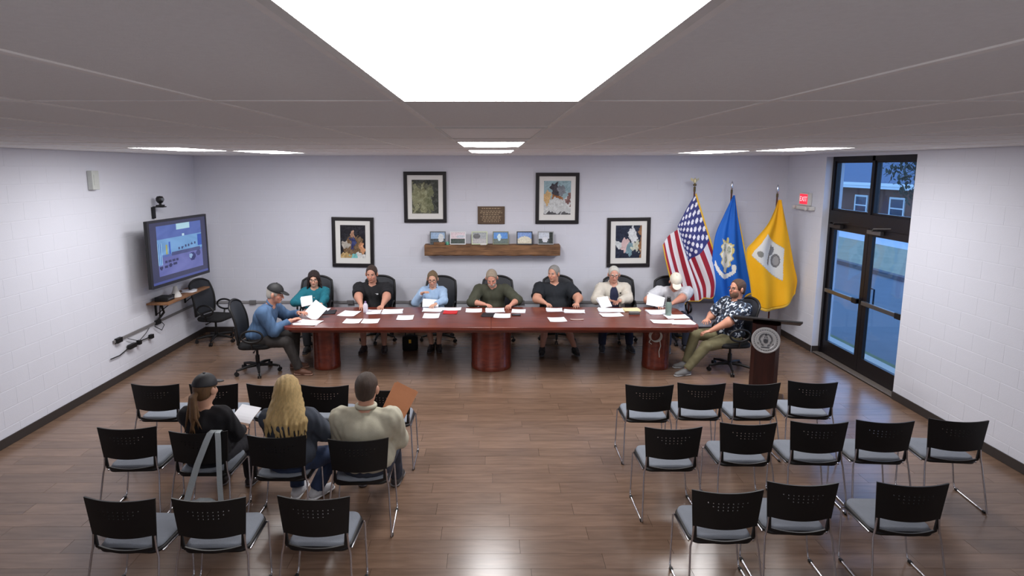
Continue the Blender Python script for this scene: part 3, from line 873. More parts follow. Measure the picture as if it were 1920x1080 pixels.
# bracket shelf under the television with things on it
ws = empty('wall_shelf', (-5.318, 9.6, .93), 0, 'narrow wooden shelf with black brackets under the television', 'shelf')
MB().box(0, .34, -.68, .68, 0, .028, ch=.004).build('board', wood('shelf_wood', (112, 76, 50), (156, 112, 76), .6, (10, 1.5, 10)), ws)
for y in (-.45, .45): MB().box(0, .02, y - .015, y + .015, -.22, 0).box(.0, .28, y - .015, y + .015, -.02, 0).tube([(.02, y, -.2), (.25, y, -.02)], .008, 6).build('bracket', black_pl, ws)
sp = empty('speakerphone', (-5.12, 9.42, .958), 0, 'white cone shaped gadget on the shelf under the television', 'gadget')
MB().lathe([(.0, 0), (.085, 0), (.085, .02), (.05, .09), (.028, .17), (.0, .18)], 14).build('body', white_p, sp, 50)
MB().box(-.02, .02, -.09, -.07, .01, .06).build('buttons', black_pl, sp)
md = empty('media_box', (-5.15, 9.14, .958), 0, 'black media box on the shelf under the television, left of the white gadget', 'box')
MB().box(-.1, .1, -.11, .11, 0, .07, ch=.008).build('body', black_pl, md); MB().box(.1, .103, -.08, .08, .025, .05).build('front_panel', mat('panel_gray', (70, 72, 80), .4), md)
pp = empty('paper_pile', (-5.13, 9.86, .958), .2, 'loose pile of papers on the shelf under the television', 'papers')
for k in range(4): MB().box(-.1, .1, -.14, .14, .003 * k, .003 * k + .0025).build('sheet', paper_m, pp, rot=(0, 0, .15 * k))
tag(MB().tube([(-5.25, 9.2, .905), (-5.22, 9.18, .82), (-5.24, 9.25, .74), (-5.27, 9.15, .66), (-5.28, 9.12, .62)], .018, 8).tube([(-5.2, 9.1, .915), (-5.19, 9.06, .85), (-5.24, 9.12, .7), (-5.28, 9.1, .62)], .01, 6).tube([(-5.29, 9.05, .56), (-5.27, 9.2, .46), (-5.28, 9.3, .52), (-5.29, 9.25, .58)], .006, 6).tube([(-5.29, 8.35, .57), (-5.28, 8.6, .46), (-5.29, 8.8, .52), (-5.29, 8.9, .58)], .005, 6).build('cable_bundle', black_pl, None, 60), 'black cable bundle dropping from the shelf to the wall raceway', 'cable')
ps = empty('power_cord', (-5.31, 8.5, .44), 0, 'black power cord with adapter boxes on the left wall', 'cord')
MB().tube([(.01, -.55, -.05), (.012, -.35, -.06), (.012, -.1, -.01), (.012, .2, .0), (.012, .42, -.01)], .008, 6).build('cord', black_pl, ps)
for y, l in ((-.08, .08), (.10, .03), (.42, .035)): MB().box(.002, .055, y - l, y + l, -.035, .03, ch=.006).build('adapter', black_pl, ps)
# pale box at the photo's left edge of the left wall
tag(MB().box(-XW + .002, -XW + .07, 7.86, 8.0, 2.74, 2.99, ch=.008).box(-XW + .07, -XW + .074, 7.89, 7.97, 2.80, 2.94).build('wall_speaker', mat('pale_box', (196, 200, 196), .5)), 'pale box high on the left wall', 'wall box')

# exit sign
ex = empty('exit_sign', (XW - .003, 10.02, 2.46), -PI / 2, 'white exit sign with red lit face on the right wall', 'exit sign')
MB().box(-.17, .17, -.05, -.001, -.06, .15, ch=.008).box(-.29, .29, -.075, -.001, -.13, -.065, ch=.012).build('housing', white_p, ex)
red_e = mat('exit_red', (235, 40, 62), .4, emit=1.1, var=.02)
MB().box(-.12, .12, -.054, -.05, -.035, .13).build('face', red_e, ex)
def text_obj(body, size, m, parent, loc, rot):
    cu = bpy.data.curves.new('lettering', 'FONT'); cu.body = body; cu.size = size; cu.align_x = 'CENTER'; cu.align_y = 'CENTER'; cu.extrude = .0012
    tmp = bpy.data.objects.new('tmp', cu); COL.objects.link(tmp)
    bpy.context.view_layer.update()
    me = bpy.data.meshes.new_from_object(tmp.evaluated_get(bpy.context.evaluated_depsgraph_get()))
    bpy.data.objects.remove(tmp)
    me.name = 'lettering'; me.materials.clear()
    return link_mesh('lettering', me, m, parent, loc, rot)
text_obj('EXIT', .115, mat('exit_letters', (255, 170, 178), .4, emit=1.3, var=.02), ex, (0, -.056, .046), (R(90), 0, 0))
for x in (-.2, .2): MB().lathe([(0, 0), (.03, 0), (.035, .03), (.0, .04)], 12).build('lamp_head', white_p, ex, 50, (x, -.09, -.10), (R(90), 0, 0))

# ------------------------------------------------------------------ flags
pole_m = wood('pole_wood', (58, 26, 20), (92, 44, 30), .35, (10, 10, 1.5))
gold = mat('gold', (206, 164, 62), .35, .7)
def flagpole(x, y, zt, label, fin):
    e = empty('flagpole', (x, y, 0), 0, label, 'flagpole', 'indoor flagpoles')
    MB().lathe([(0, 0), (.15, 0), (.15, .02), (.11, .04), (.03, .07), (.025, .12), (0, .12)], 20).build('base', gold, e, 40)
    MB().tube([(0, 0, .1), (0, 0, zt - .22)], .0145, 10).build('pole', pole_m, e, 60)
    if fin == 'eagle':
        MB().lathe([(0, -.22), (.02, -.22), (.02, -.14), (.0, -.13)], 10, (0, 0, zt)).lathe([(0, -.13), (.028, -.12), (.028, -.09), (0, -.08)], 10, (0, 0, zt)).build('ferrule', mat('dark_gold', (92, 78, 50), .4, .6), e, 40)
        w = MB().lathe([(0, -.09), (.022, -.07), (.026, -.03), (.012, .01), (.0, .02)], 10, (0, 0, zt))
        for s in (-1, 1): w.add([(s * .01, 0, zt - .06), (s * .04, .01, zt - .045), (s * .075, .015, zt - .02), (s * .07, .012, zt + .02), (s * .045, .0, zt + .005), (s * .012, 0, zt - .01), (s * .01, -.012, zt - .03)], [(0, 1, 2, 3, 4, 5), (0, 5, 6)])
        w.build('eagle_finial', mat('pale_gold', (206, 196, 160), .4, .4), e, 40)
    else:
        MB().lathe([(0, -.22), (.018, -.22), (.018, -.16), (0, -.155)], 10, (0, 0, zt)).build('ferrule', mat('dark_gold', (92, 78, 50), .4, .6), e, 40)
        MB().lathe([(0, -.17), (.014, -.165), (.022, -.12), (.016, -.04), (.0, .0)], 10, (0, 0, zt)).build('spear_finial', chrome, e, 60)
flagpole(3.53, 10.34, 2.84, 'wooden flagpole with eagle finial carrying the stars and stripes', 'eagle')
flagpole(4.16, 10.30, 2.81, 'wooden flagpole with silver spear carrying the blue flag', 'spear')
flagpole(4.80, 9.98, 2.76, 'wooden flagpole with silver spear carrying the yellow flag', 'spear')
cloth_m = mat('flag_cloth', (255, 255, 255), .7, var=.04, scale=50, attr=True)
fringe_m = mat('gold_fringe', (222, 178, 60), .7, var=.2, scale=90, bump=.5)
def flag(name, label, pos, color, ns, nt, bs, bt):
    e = empty(name, tuple(pos(.5, 0)), 0, label, 'flag', 'draped indoor flags')
    org = Vector(pos(.5, 0))
    def make(nm, keep, m, colored):
        vs = []; fs = []; cs = []
        for j in range(nt + 1):
            for i in range(ns + 1): vs.append(Vector(pos(i / ns, j / nt)) - org)
        for j in range(nt):
            for i in range(ns):
                s, t = (i + .5) / ns, (j + .5) / nt
                if keep(s, t):
                    a = j * (ns + 1) + i; fs.append((a, a + 1, a + ns + 2, a + ns + 1)); cs.append(col(color(s, t)))
        used = sorted({k for f in fs for k in f}); mp_ = {k: q for q, k in enumerate(used)}
        me = bpy.data.meshes.new(nm); me.from_pydata([vs[k] for k in used], [], [tuple(mp_[k] for k in f) for f in fs])
        if colored: set_face_col(me, cs)
        for p in me.polygons: p.use_smooth = True
        o = link_mesh(nm, me, m, e)
        so = o.modifiers.new('cloth', 'SOLIDIFY'); so.thickness = .003; so.offset = 0
        return o
    edge = lambda s, t: s < bs[0] or s > 1 - bs[1] or t < bt[0] or t > 1 - bt[1]
    make('cloth', lambda s, t: not edge(s, t), cloth_m, True)
    make('fringe', edge, fringe_m, False)
def lerp(a, b, t): return a + (b - a) * t
def poly(pts, t):
    """smooth polyline of (x,z) by parameter"""
    n = len(pts) - 1; k = min(int(t * n), n - 1); f = t * n - k
    p0, p1, p2, p3 = pts[max(k - 1, 0)], pts[k], pts[k + 1], pts[min(k + 2, n)]
    out = []
    for i in range(2):
        a, b, c, d = p0[i], p1[i], p2[i], p3[i]
        out.append(.5 * (2 * b + (c - a) * f + (2 * a - 5 * b + 4 * c - d) * f * f + (3 * b - a - 3 * c + d) * f ** 3))
    return out
# stars and stripes: s = 0 at its top edge (right), s = 1 at its bottom edge (left); t runs along the stripes
UR = [(3.55, 2.60), (3.66, 2.28), (3.82, 1.84), (3.97, 1.42), (4.02, 1.15), (3.98, .88)]
UL = [(3.50, 2.60), (2.985, 1.70), (3.03, 1.42), (3.11, 1.10), (3.22, .84), (3.33, .62)]
def us_pos(s, t):
    r = poly(UR, t)
    h0 = poly([(3.54, 2.60), (3.36, 2.28), (3.26, 2.05), (3.23, 1.98), (3.10, 1.86), (2.985, 1.70)], s)   # gathered hoist edge
    c0 = poly([(3.98, .88), (3.86, .76), (3.74, .74), (3.60, .70), (3.46, .66), (3.33, .62)], s)
    r0, r1, l0, l1 = UR[0], UR[-1], (2.985, 1.70), (3.33, .62)
    l = poly([(2.985, 1.70), (3.03, 1.45), (3.12, 1.12), (3.22, .85), (3.33, .62)], t)
    x = lerp(h0[0], c0[0], t) + lerp(r[0], l[0], s) - ((1 - s) * (1 - t) * r0[0] + s * (1 - t) * l0[0] + (1 - s) * t * r1[0] + s * t * l1[0])
    z = lerp(h0[1], c0[1], t) + lerp(r[1], l[1], s) - ((1 - s) * (1 - t) * r0[1] + s * (1 - t) * l0[1] + (1 - s) * t * r1[1] + s * t * l1[1])
    a = .012 + .045 * min(1, t * 2 + s * .6)
    y = 10.26 + a * math.sin(s * 17 + .6 + t * 1.2) + .02 * math.sin(s * 7 - t * 4) - .05 * t
    return (x, y, z)
def us_col(s, t):
    if s < 7 / 13 and t < .42:
        c = (52, 56, 118)
        a = s / (7 / 13) * 10; b = t / .42 * 12
        i, j = round(a), round(b)
        if 1 <= i <= 9 and 1 <= j <= 11 and (i + j) % 2 == 0 and ((a - i) / .46) ** 2 + ((b - j) / .46) ** 2 < 1: c = (226, 226, 236)
        return c
    return (150, 22, 44) if int(s * 13) % 2 == 0 else (222, 220, 226)
flag('national_flag', 'red white and blue stars and stripes flag draped on its pole', us_pos, us_col, 130, 150, (.028, .03), (.0, .03))
# blue flag
BL = [(4.165, 2.56), (4.02, 2.20), (3.90, 1.87), (3.86, 1.45), (3.86, 1.0), (3.96, .56)]
BR_ = [(4.185, 2.56), (4.27, 2.20), (4.36, 1.85), (4.44, 1.50), (4.52, 1.15), (4.60, .86)]
def bl_pos(s, t):
    l, r = poly(BL, t), poly(BR_, t)
    sag = -.06 * math.sin(PI * s) * t * t
    a = .008 + .05 * t
    y = 10.22 + a * math.sin(s * 15 + 1.1) + .02 * math.sin(s * 6 + t * 5) - .05 * t
    return (lerp(l[0], r[0], s), y, lerp(l[1], r[1], s) + sag)
def bl_col(s, t):
    c = (18, 96, 190)
    x = (s - .40) + (t - .56) * .35; y = (t - .56) - (s - .40) * .12
    w = .20 * (1 - max(0, y / .16) ** 2) if -.115 < y < .15 else -1
    w += .025 * math.sin(y * 95)
    if abs(x) < w:
        c = (226, 224, 214)
        if abs(x) > w - .03 or y < -.10: c = (206, 190, 120)
        for (p, q) in ((-.09, -.05), (.08, -.05), (.0, .04)):
            d = blob(x, y, p, q, .055, .036)
            if d < 1: c = (142, 150, 128) if (int(d * 9) % 2) else (196, 198, 186)
    if blob(x, y, .0, -.135, .05, .022) < 1 or blob(x, y, .19, -.06, .04, .03) < 1: c = (210, 194, 120)
    yy = y - .185 + .9 * x * x
    if abs(yy) < .020 and abs(x) < .30: c = (228, 226, 220)
    if blob(x, y, .25, .09, .06, .03) < 1: c = (226, 224, 216)
    return c
flag('state_flag', 'blue flag with white shield emblem and gold fringe draped on its pole', bl_pos, bl_col, 90, 100, (.0, .03), (.0, .035))
# yellow flag
YL = [(4.79, 2.50), (4.64, 2.12), (4.42, 1.82), (4.31, 1.62), (4.40, 1.15), (4.50, .66)]
YR = [(4.83, 2.50), (4.93, 2.12), (5.03, 1.78), (5.14, 1.40), (5.22, 1.12), (5.19, .90)]
def ye_pos(s, t):
    l, r = poly(YL, t), poly(YR, t)
    sag = -.16 * math.sin(PI * s) ** 1.0 * t ** 2
    a = .008 + .045 * t
    y = 9.90 + a * math.sin(s * 13 + .4 + t) + .022 * math.sin(s * 6 - t * 6) - .04 * t + .02 * math.sin(t * 22 - s * 5) * max(0, t - .6)
    return (lerp(l[0], r[0], s), y, lerp(l[1], r[1], s) + sag)
def ye_col(s, t):
    c = (238, 174, 6)
    a = (s - .46); b = (t - .53) * 1.9
    u, v = a * .90 + b * .43, -a * .43 + b * .90
    if abs(u - .2 * v) < .31 and abs(v) < .29:
        c = (212, 210, 204)
        if blob(u, v, .16, .02, .09, .13) < 1: c = (112, 108, 106)
        if blob(u, v, .17, .02, .06, .09) < 1: c = (150, 146, 142)
        if blob(u, v, -.17, .13, .06, .07) < 1: c = (130, 128, 120)
        if abs(u - .2 * v) < .018 and abs(v) < .2: c = (120, 112, 104)
        if blob(u, v, .02, -.10, .05, .10) < 1: c = (120, 118, 118)
        if abs(v) > .28: c = (180, 176, 160)
    return c
flag('town_flag', 'yellow flag with white square emblem draped on its pole near the doors', ye_pos, ye_col, 90, 100, (.018, .0), (.0, .03))

# ------------------------------------------------------------------ podium
pod = empty('podium', (3.55, 7.42, 0), R(-25), 'dark wood podium with a silver round seal', 'podium')
pod_m = wood('podium_wood', (44, 20, 17), (64, 30, 25), .35, (8, 8, 1.2))
MB().box(-.26, .26, -.18, .24, 0, .05, ch=.008).build('base', pod_m, pod)
MB().prism([(-.165, -.10), (-.12, -.15), (.12, -.15), (.165, -.10), (.165, .14), (-.165, .14)], .05, 1.06).build('column', pod_m, pod)
tp = MB(); rx = Matrix.Rotation(R(-17), 3, 'X')
tp.box(-.40, .40, -.20, .30, 1.075, 1.10, ch=.006, rot=rx, piv=(0, 0, 1.09))
tp.build('reading_top', mat('podium_top', (44, 42, 44), .45), pod)
seal = MB().lathe([(0, 0), (.165, 0), (.168, .006), (.168, .014), (.155, .016), (.150, .012), (.118, .012), (.115, .017), (.108, .012), (0, .012)], 40).build('seal', mat('seal_silver', (206, 208, 210), .5, .3, var=.1, scale=40), pod, 30, (0, -.152, .865), (R(90), 0, 0))
sr = MB(); sl = MB()
for k in range(30):
    a = 2 * PI * k / 30
    sr.box(.134 * math.cos(a) - .004, .134 * math.cos(a) + .004, .134 * math.sin(a) - .009, .134 * math.sin(a) + .009, .012, .016, rot=a, piv=(.134 * math.cos(a), .134 * math.sin(a), .014))
for s_ in (-1, 1):
    for (x_, y_, w_, h_, a_) in ((.055, .055, .012, .035, .6), (.070, .020, .010, .032, .25), (.060, -.020, .010, .026, -.3), (.030, .078, .010, .018, 1.0), (.036, -.062, .012, .022, -.8), (.012, .04, .007, .014, .3), (.022, .0, .006, .024, .0), (.085, -.045, .006, .014, -.6)):
        sr.prism([(s_ * (x_ + w_ * math.cos(t * PI / 4) * math.cos(a_) - h_ * math.sin(t * PI / 4) * math.sin(a_)), y_ + w_ * math.cos(t * PI / 4) * math.sin(a_) + h_ * math.sin(t * PI / 4) * math.cos(a_)) for t in range(8)], .012, .018)
sr.build('seal_relief', mat('seal_dark', (120, 122, 126), .5, .3), seal)
sl.prism([(.026 * math.cos(t * PI / 4), -.01 + .03 * math.sin(t * PI / 4)) for t in range(8)], .012, .02).prism([(.016 * math.cos(t * PI / 4), .075 + .016 * math.sin(t * PI / 4)) for t in range(8)], .012, .02).box(-.05, .05, -.10, -.088, .012, .017)
sl.build('seal_shield', mat('seal_shade', (84, 86, 92), .5, .3), seal)

# ------------------------------------------------------------------ people: smooth bodies grown from a posed skeleton
def V3(*a): return np.array(a, float)
def nrm(v): return v / max(1e-9, np.linalg.norm(v))
class SDF:
    """smooth union of round cones and ellipsoids, meshed with surface nets"""
    def __init__(s): s.pr = []; s.cuts = []
    def cone(s, a, b, ra, rb, k=.03, cut=None, sub=False):
        a, b = np.array(a, float), np.array(b, float); r = max(ra, rb)
        s.pr.append(('c', a, b, ra, rb, k, cut, sub, np.minimum(a, b) - r, np.maximum(a, b) + r)); return s
    def ell(s, c, r, M=None, k=.03, cut=None, sub=False):
        c = np.array(c, float); r = np.array(r, float); M = np.eye(3) if M is None else M
        e = np.sqrt((M ** 2) @ (r ** 2))
        s.pr.append(('e', c, r, M, None, k, cut, sub, c - e, c + e)); return s
    def cut(s, c, n): s.cuts.append((np.array(c, float), nrm(np.array(n, float)))); return s     # keeps the side opposite n
    def bounds(s):
        P = [p for p in s.pr if not p[7]]
        return np.min([p[8] for p in P], 0), np.max([p[9] for p in P], 0)
    def mesh(s, h, lo=None, hi=None, warp=None, infl=0.0):
        if lo is None:
            lo, hi = s.bounds(); lo = lo - 3 * h - infl - .01; hi = hi + 3 * h + infl + .01
        lo = np.floor(lo / h) * h
        n = np.maximum(2, np.ceil((hi - lo) / h).astype(int) + 1)
        F = np.full(n, 0.5, np.float32)
        ax = [lo[i] + h * np.arange(n[i]) for i in range(3)]
        for t, A, B, C, D, k, cut, sub, bl, bh in s.pr:
            mg = k + 3 * h + infl + .012
            i0 = np.clip(np.floor((bl - mg - lo) / h).astype(int), 0, n); i1 = np.clip(np.ceil((bh + mg - lo) / h).astype(int) + 1, 0, n)
            if np.any(i1 <= i0): continue
            X = ax[0][i0[0]:i1[0]][:, None, None]; Y = ax[1][i0[1]:i1[1]][None, :, None]; Z = ax[2][i0[2]:i1[2]][None, None, :]
            if t == 'c':
                ba = B - A; l2 = max(1e-9, ba @ ba)
                px, py, pz = X - A[0], Y - A[1], Z - A[2]
                q = np.clip((px * ba[0] + py * ba[1] + pz * ba[2]) / l2, 0, 1)
                d = np.sqrt((px - ba[0] * q) ** 2 + (py - ba[1] * q) ** 2 + (pz - ba[2] * q) ** 2) - (C + (D - C) * q)
            else:
                M = C; px, py, pz = X - A[0], Y - A[1], Z - A[2]
                u = [(px * M[0, i] + py * M[1, i] + pz * M[2, i]) for i in range(3)]
                k0 = np.sqrt(sum((u[i] / B[i]) ** 2 for i in range(3))) + 1e-9
                k1 = np.sqrt(sum((u[i] / B[i] ** 2) ** 2 for i in range(3))) + 1e-9
                d = k0 * (k0 - 1) / k1
            if not sub: d = d - infl
            if cut is not None:
                for (cc, cn) in cut:
                    d = np.maximum(d, (X - cc[0]) * cn[0] + (Y - cc[1]) * cn[1] + (Z - cc[2]) * cn[2])
            sl = tuple(slice(i0[i], i1[i]) for i in range(3))
            G = F[sl]
            if sub:
                d = -d; hh = np.clip(.5 - .5 * (G - d) / -k, 0, 1) if False else np.clip(.5 + .5 * (d - G) / k, 0, 1)
                F[sl] = G * (1 - hh) + d * hh + k * hh * (1 - hh)
            else:
                hh = np.clip(.5 + .5 * (d - G) / k, 0, 1)
                F[sl] = d * (1 - hh) + G * hh - k * hh * (1 - hh)
        X, Y, Z = ax[0][:, None, None], ax[1][None, :, None], ax[2][None, None, :]
        if warp is not None:
            F += warp(X, Y, Z)
        for (cc, cn) in s.cuts:
            F = np.maximum(F, (X - cc[0]) * cn[0] + (Y - cc[1]) * cn[1] + (Z - cc[2]) * cn[2])
        return nets(F, lo, h)
def nets(F, lo, h):
    S = F < 0
    nx, ny, nz = F.shape
    c8 = [S[i:nx - 1 + i, j:ny - 1 + j, k:nz - 1 + k] for i in (0, 1) for j in (0, 1) for k in (0, 1)]
    anyv = np.logical_or.reduce(c8); allv = np.logical_and.reduce(c8)
    m = anyv & ~allv
    idx = np.argwhere(m)
    if len(idx) == 0: return np.zeros((0, 3)), np.zeros((0, 4), int)
    ids = np.full(m.shape, -1, np.int64); ids[m] = np.arange(len(idx))
    acc = np.zeros((len(idx), 3)); cnt = np.zeros(len(idx))
    I, J, K = idx.T
    offs = [(0, 0, 0), (1, 0, 0), (0, 1, 0), (0, 0, 1), (1, 1, 0), (1, 0, 1), (0, 1, 1), (1, 1, 1)]
    for a in offs:
        for b in offs:
            if sum(b) - sum(a) == 1 and all(b[i] >= a[i] for i in range(3)):
                fa = F[I + a[0], J + a[1], K + a[2]].astype(float); fb = F[I + b[0], J + b[1], K + b[2]].astype(float)
                w = (fa < 0) != (fb < 0)
                t = np.where(w, fa / np.where(w, fa - fb, 1), 0)
                p = np.array(a)[None] + t[:, None] * (np.array(b) - np.array(a))[None]
                acc += np.where(w[:, None], p, 0); cnt += w
    vs = lo + h * (idx + acc / np.maximum(cnt, 1)[:, None])
    quads = []
    for axis in range(3):
        o1, o2 = [(1, 2), (2, 0), (0, 1)][axis]
        sl0 = [slice(None)] * 3; sl1 = [slice(None)] * 3
        sl0[axis] = slice(0, -1); sl1[axis] = slice(1, None)
        sl0[o1] = slice(1, -1); sl0[o2] = slice(1, -1); sl1[o1] = slice(1, -1); sl1[o2] = slice(1, -1)
        A, B = S[tuple(sl0)], S[tuple(sl1)]
        for flip, mk in ((False, A & ~B), (True, ~A & B)):
            e = np.argwhere(mk)
            if len(e) == 0: continue
            e[:, o1] += 1; e[:, o2] += 1
            def cell(d1, d2):
                q = e.copy(); q[:, o1] -= d1; q[:, o2] -= d2
                return ids[q[:, 0], q[:, 1], q[:, 2]]
            Q = np.stack([cell(1, 1), cell(0, 1), cell(0, 0), cell(1, 0)], 1)
            quads.append(Q[:, ::-1] if flip else Q)
    return vs, np.concatenate(quads)
def np_mesh(name, vs, qs, colors=None):
    me = bpy.data.meshes.new(name)
    me.vertices.add(len(vs)); me.vertices.foreach_set('co', vs.astype(np.float32).ravel())
    me.loops.add(len(qs) * 4); me.loops.foreach_set('vertex_index', qs.astype(np.int32).ravel())
    me.polygons.add(len(qs)); me.polygons.foreach_set('loop_start', np.arange(0, len(qs) * 4, 4, dtype=np.int32))
    me.polygons.foreach_set('use_smooth', np.ones(len(qs), bool))
    me.update(calc_edges=True); me.validate()
    if colors is not None:
        at = me.color_attributes.new('Col', 'FLOAT_COLOR', 'POINT')
        at.data.foreach_set('color', np.concatenate([colors, np.ones((len(colors), 1))], 1).astype(np.float32).ravel())
    return me
def RZ(a): c, s = math.cos(a), math.sin(a); return np.array([[c, -s, 0], [s, c, 0], [0, 0, 1.]])
def RX(a): c, s = math.cos(a), math.sin(a); return np.array([[1., 0, 0], [0, c, -s], [0, s, c]])
def RY(a): c, s = math.cos(a), math.sin(a); return np.array([[c, 0, s], [0, 1., 0], [-s, 0, c]])
def ik(S, T, l1, l2, pole):
    d = T - S; L = np.linalg.norm(d)
    if L > (l1 + l2) * .995: T = S + d / L * (l1 + l2) * .995; d = T - S; L = np.linalg.norm(d)
    a = (l1 * l1 - l2 * l2 + L * L) / (2 * L); hgt = math.sqrt(max(0, l1 * l1 - a * a))
    u = d / L; p = pole - u * (pole @ u); p = nrm(p)
    return S + u * a + p * hgt, T
skin_m = mat('skin', (255, 255, 255), .55, var=.05, scale=30, attr=True)
def folds(amp, f=1.0, ph_=0.0):
    def w(X, Y, Z):
        return amp * (np.sin(31 * f * X + 17 * f * Z + 9 * np.sin(11 * f * Y) + ph_) + np.sin(27 * f * Y - 21 * f * Z + 7 * np.sin(13 * f * X) + ph_)) * .5
    return w
def cloth(name, rgb, rough=.85, var=.12, scale=25, bump=.25): return mat(name, rgb, rough, var=var, scale=scale, bump=bump, bscale=220)

def person(label, x, y, yaw, pel=.56, lean=.15, side=0.0, head=(0, 0, 0), sc=1.0, fat=0.0, hands=None, poles=None, feet=None, kpoles=None, footyaw=(0, 0),
           skin=(196, 150, 126), hairc=(80, 62, 48), hair='short', top=None, sleeve='long', neck='crew', pants=(40, 40, 46), pantlen='long', shoes=(30, 28, 28), cap=None,
           glasses=False, beard=None, extra=None, female=False, curl=.9, palmdown=True, shw=.19, hs=1.13):
    """hands: (right wrist, left wrist) in world; feet: (right ankle, left ankle) in world"""
    E_ = empty('person', (x, y, 0), yaw, label, 'person')
    Wl = RZ(-yaw)
    loc = lambda p: Wl @ (np.array(p, float) - np.array([x, y, 0]))
    def dirv(a, b=0.0): return nrm(V3(math.sin(b), math.sin(a), math.cos(a)))
    p0 = V3(0, 0, pel)
    waist = p0 + .14 * sc * dirv(lean * .6, side * .5)
    chest = waist + .17 * sc * dirv(lean, side)
    nk = chest + .20 * sc * dirv(lean * 1.2, side)
    up = dirv(lean * 1.1, side); T = np.stack([nrm(np.cross(nrm(np.cross(up, V3(1, 0, 0))) * -1, up)) * -1 if False else nrm(V3(1, 0, 0) - up * up[0]), np.zeros(3), up], 1)
    T[:, 1] = np.cross(T[:, 2], T[:, 0])
    sw = (shw - (.018 if female else 0)) * sc
    shc = chest + .116 * sc * up
    SH = [shc + T[:, 0] * sw * s - T[:, 2] * .012 for s in (1, -1)]
    hy, hp, hr = head
    HM = RZ(-hy) @ RX(-hp) @ RY(hr)
    neckd = nrm(.65 * up + .35 * HM[:, 2])
    hsz = sc ** .4 * (.96 if female else 1.0) * hs
    hc = nk + neckd * .050 * sc + HM[:, 2] * .098 * hsz + HM[:, 1] * .018
    H = lambda a, b, c: hc + HM @ (V3(a, b, c) * hsz)
    # arms and legs
    if hands is None: hands = (None, None)
    arms = []
    for i, s in enumerate((1, -1)):
        tgt = loc(hands[i]) if hands[i] is not None else SH[i] + V3(s * .06, .32, -.34)
        pole = np.array((poles or ((1, -.6, -.7), (-1, -.6, -.7)))[i], float)
        el, wr = ik(SH[i], tgt, .29 * sc, .255 * sc, pole)
        arms.append((SH[i], el, wr))
    legs = []
    for i, s in enumerate((1, -1)):
        hip = p0 + V3(s * .095 * sc, .02, -.03)
        ank = loc(feet[i]) if feet is not None else V3(s * .13, .45, .085)
        pole = np.array((kpoles or ((.15, .5, 1), (-.15, .5, 1)))[i], float)
        kn, an = ik(hip, ank, .425 * sc, .42 * sc, pole)
        fd = RZ(-footyaw[i]) @ V3(s * .15, 1, 0); fd = nrm(fd)
        legs.append((hip, kn, an, fd))
    B = SDF()
    B.ell(p0 + V3(0, 0, .01), (.165 * sc + fat * .6, .125 * sc + fat * .6, .12), k=.04)
    B.ell(waist + T[:, 1] * (.015 + fat * .5), (.145 * sc + fat, .108 * sc + fat * 1.15, .15 * sc), T, k=.06)
    B.ell(chest, (.165 * sc + fat * .7, .112 * sc + fat * .6, .165 * sc), T, k=.06)
    if female: B.ell(chest + T[:, 1] * .07 + T[:, 2] * -.01, (.13, .075, .08), T, k=.05)
    B.cone(SH[0] - T[:, 0] * .03, SH[1] + T[:, 0] * .03, .068 * sc, .068 * sc, .05)
    B.cone(nk - up * .05, H(0, -.022, -.05), .062 * sc, .057 * hsz, .035)
    B.cone(SH[0] * .45 + nk * .55 - up * .02, SH[1] * .45 + nk * .55 - up * .02, .05 * sc, .05 * sc, .04)
    ar = .056 * sc + fat * .28
    for (S, el, wr) in arms:
        B.cone(S, el, ar + .008, ar - .006, .03); B.cone(el, wr, ar - .006, .029 * sc, .02)
    for (hip, kn, an, fd) in legs:
        B.cone(hip, kn, .082 * sc + fat * .4, .058 * sc, .03); B.cone(kn, kn * .6 + an * .4 - fd * .012, .055 * sc, .055 * sc, .02); B.cone(kn * .6 + an * .4 - fd * .012, an, .055 * sc, .037, .02)
        B.cone(an - V3(0, 0, .04) - fd * .03, an - V3(0, 0, .055) + fd * .12, .032, .026, .02)
    # head
    hd = [B]
    B.ell(H(0, -.012, .028), (.076 * hsz, .096 * hsz, .090 * hsz), HM, k=.02)
    B.ell(H(0, .022, -.045), (.060 * hsz, .070 * hsz, .076 * hsz), HM, k=.03)
    B.ell(H(0, .066, -.094), (.026, .022, .02), HM, k=.02)
    B.cone(H(-.034, .078, .022), H(.034, .078, .022), .012, .012, .015)
    B.cone(H(0, .088, .012), H(0, .108, -.028), .008, .013, .010)
    B.ell(H(0, .090, -.058), (.024, .012, .010), HM, k=.008)
    B.ell(H(.040, .060, -.028), (.022, .024, .022), HM, k=.02); B.ell(H(-.040, .060, -.028), (.022, .024, .022), HM, k=.02)
    for s in (1, -1):
        B.ell(H(s * .032, .098, .004), (.015, .014, .010), HM, k=.008, sub=True)
        B.ell(H(s * .082, -.008, -.008), (.013 * hsz, .022 * hsz, .034 * hsz), HM @ RZ(-s * .35), k=.008)
    # hands
    hboxes = []
    for i, (S, el, wr) in enumerate(arms):
        s = (1, -1)[i]
        f = nrm(wr - el)
        if palmdown:
            f = nrm(f * .6 + nrm(V3(f[0], f[1], 0)) * .6) if abs(f[2]) < .98 else f
            nn = V3(0, 0, -1)
        else: nn = nrm(V3(-s, 0, -.2))
        nn = nrm(nn - f * (nn @ f)); sd = np.cross(f, nn) * 1.0     # side vector
        # thumb side points inward (towards the body's middle)
        inward = V3(-s, 0, 0)
        if sd @ inward < 0: sd = -sd
        P = lambda a, b, c: wr + f * a * sc + sd * b * sc + nn * c * sc
        before = len(B.pr)
        B.ell(P(.052, 0, 0), (.050, .040, .017), np.stack([f, sd, nn], 1), k=.012)
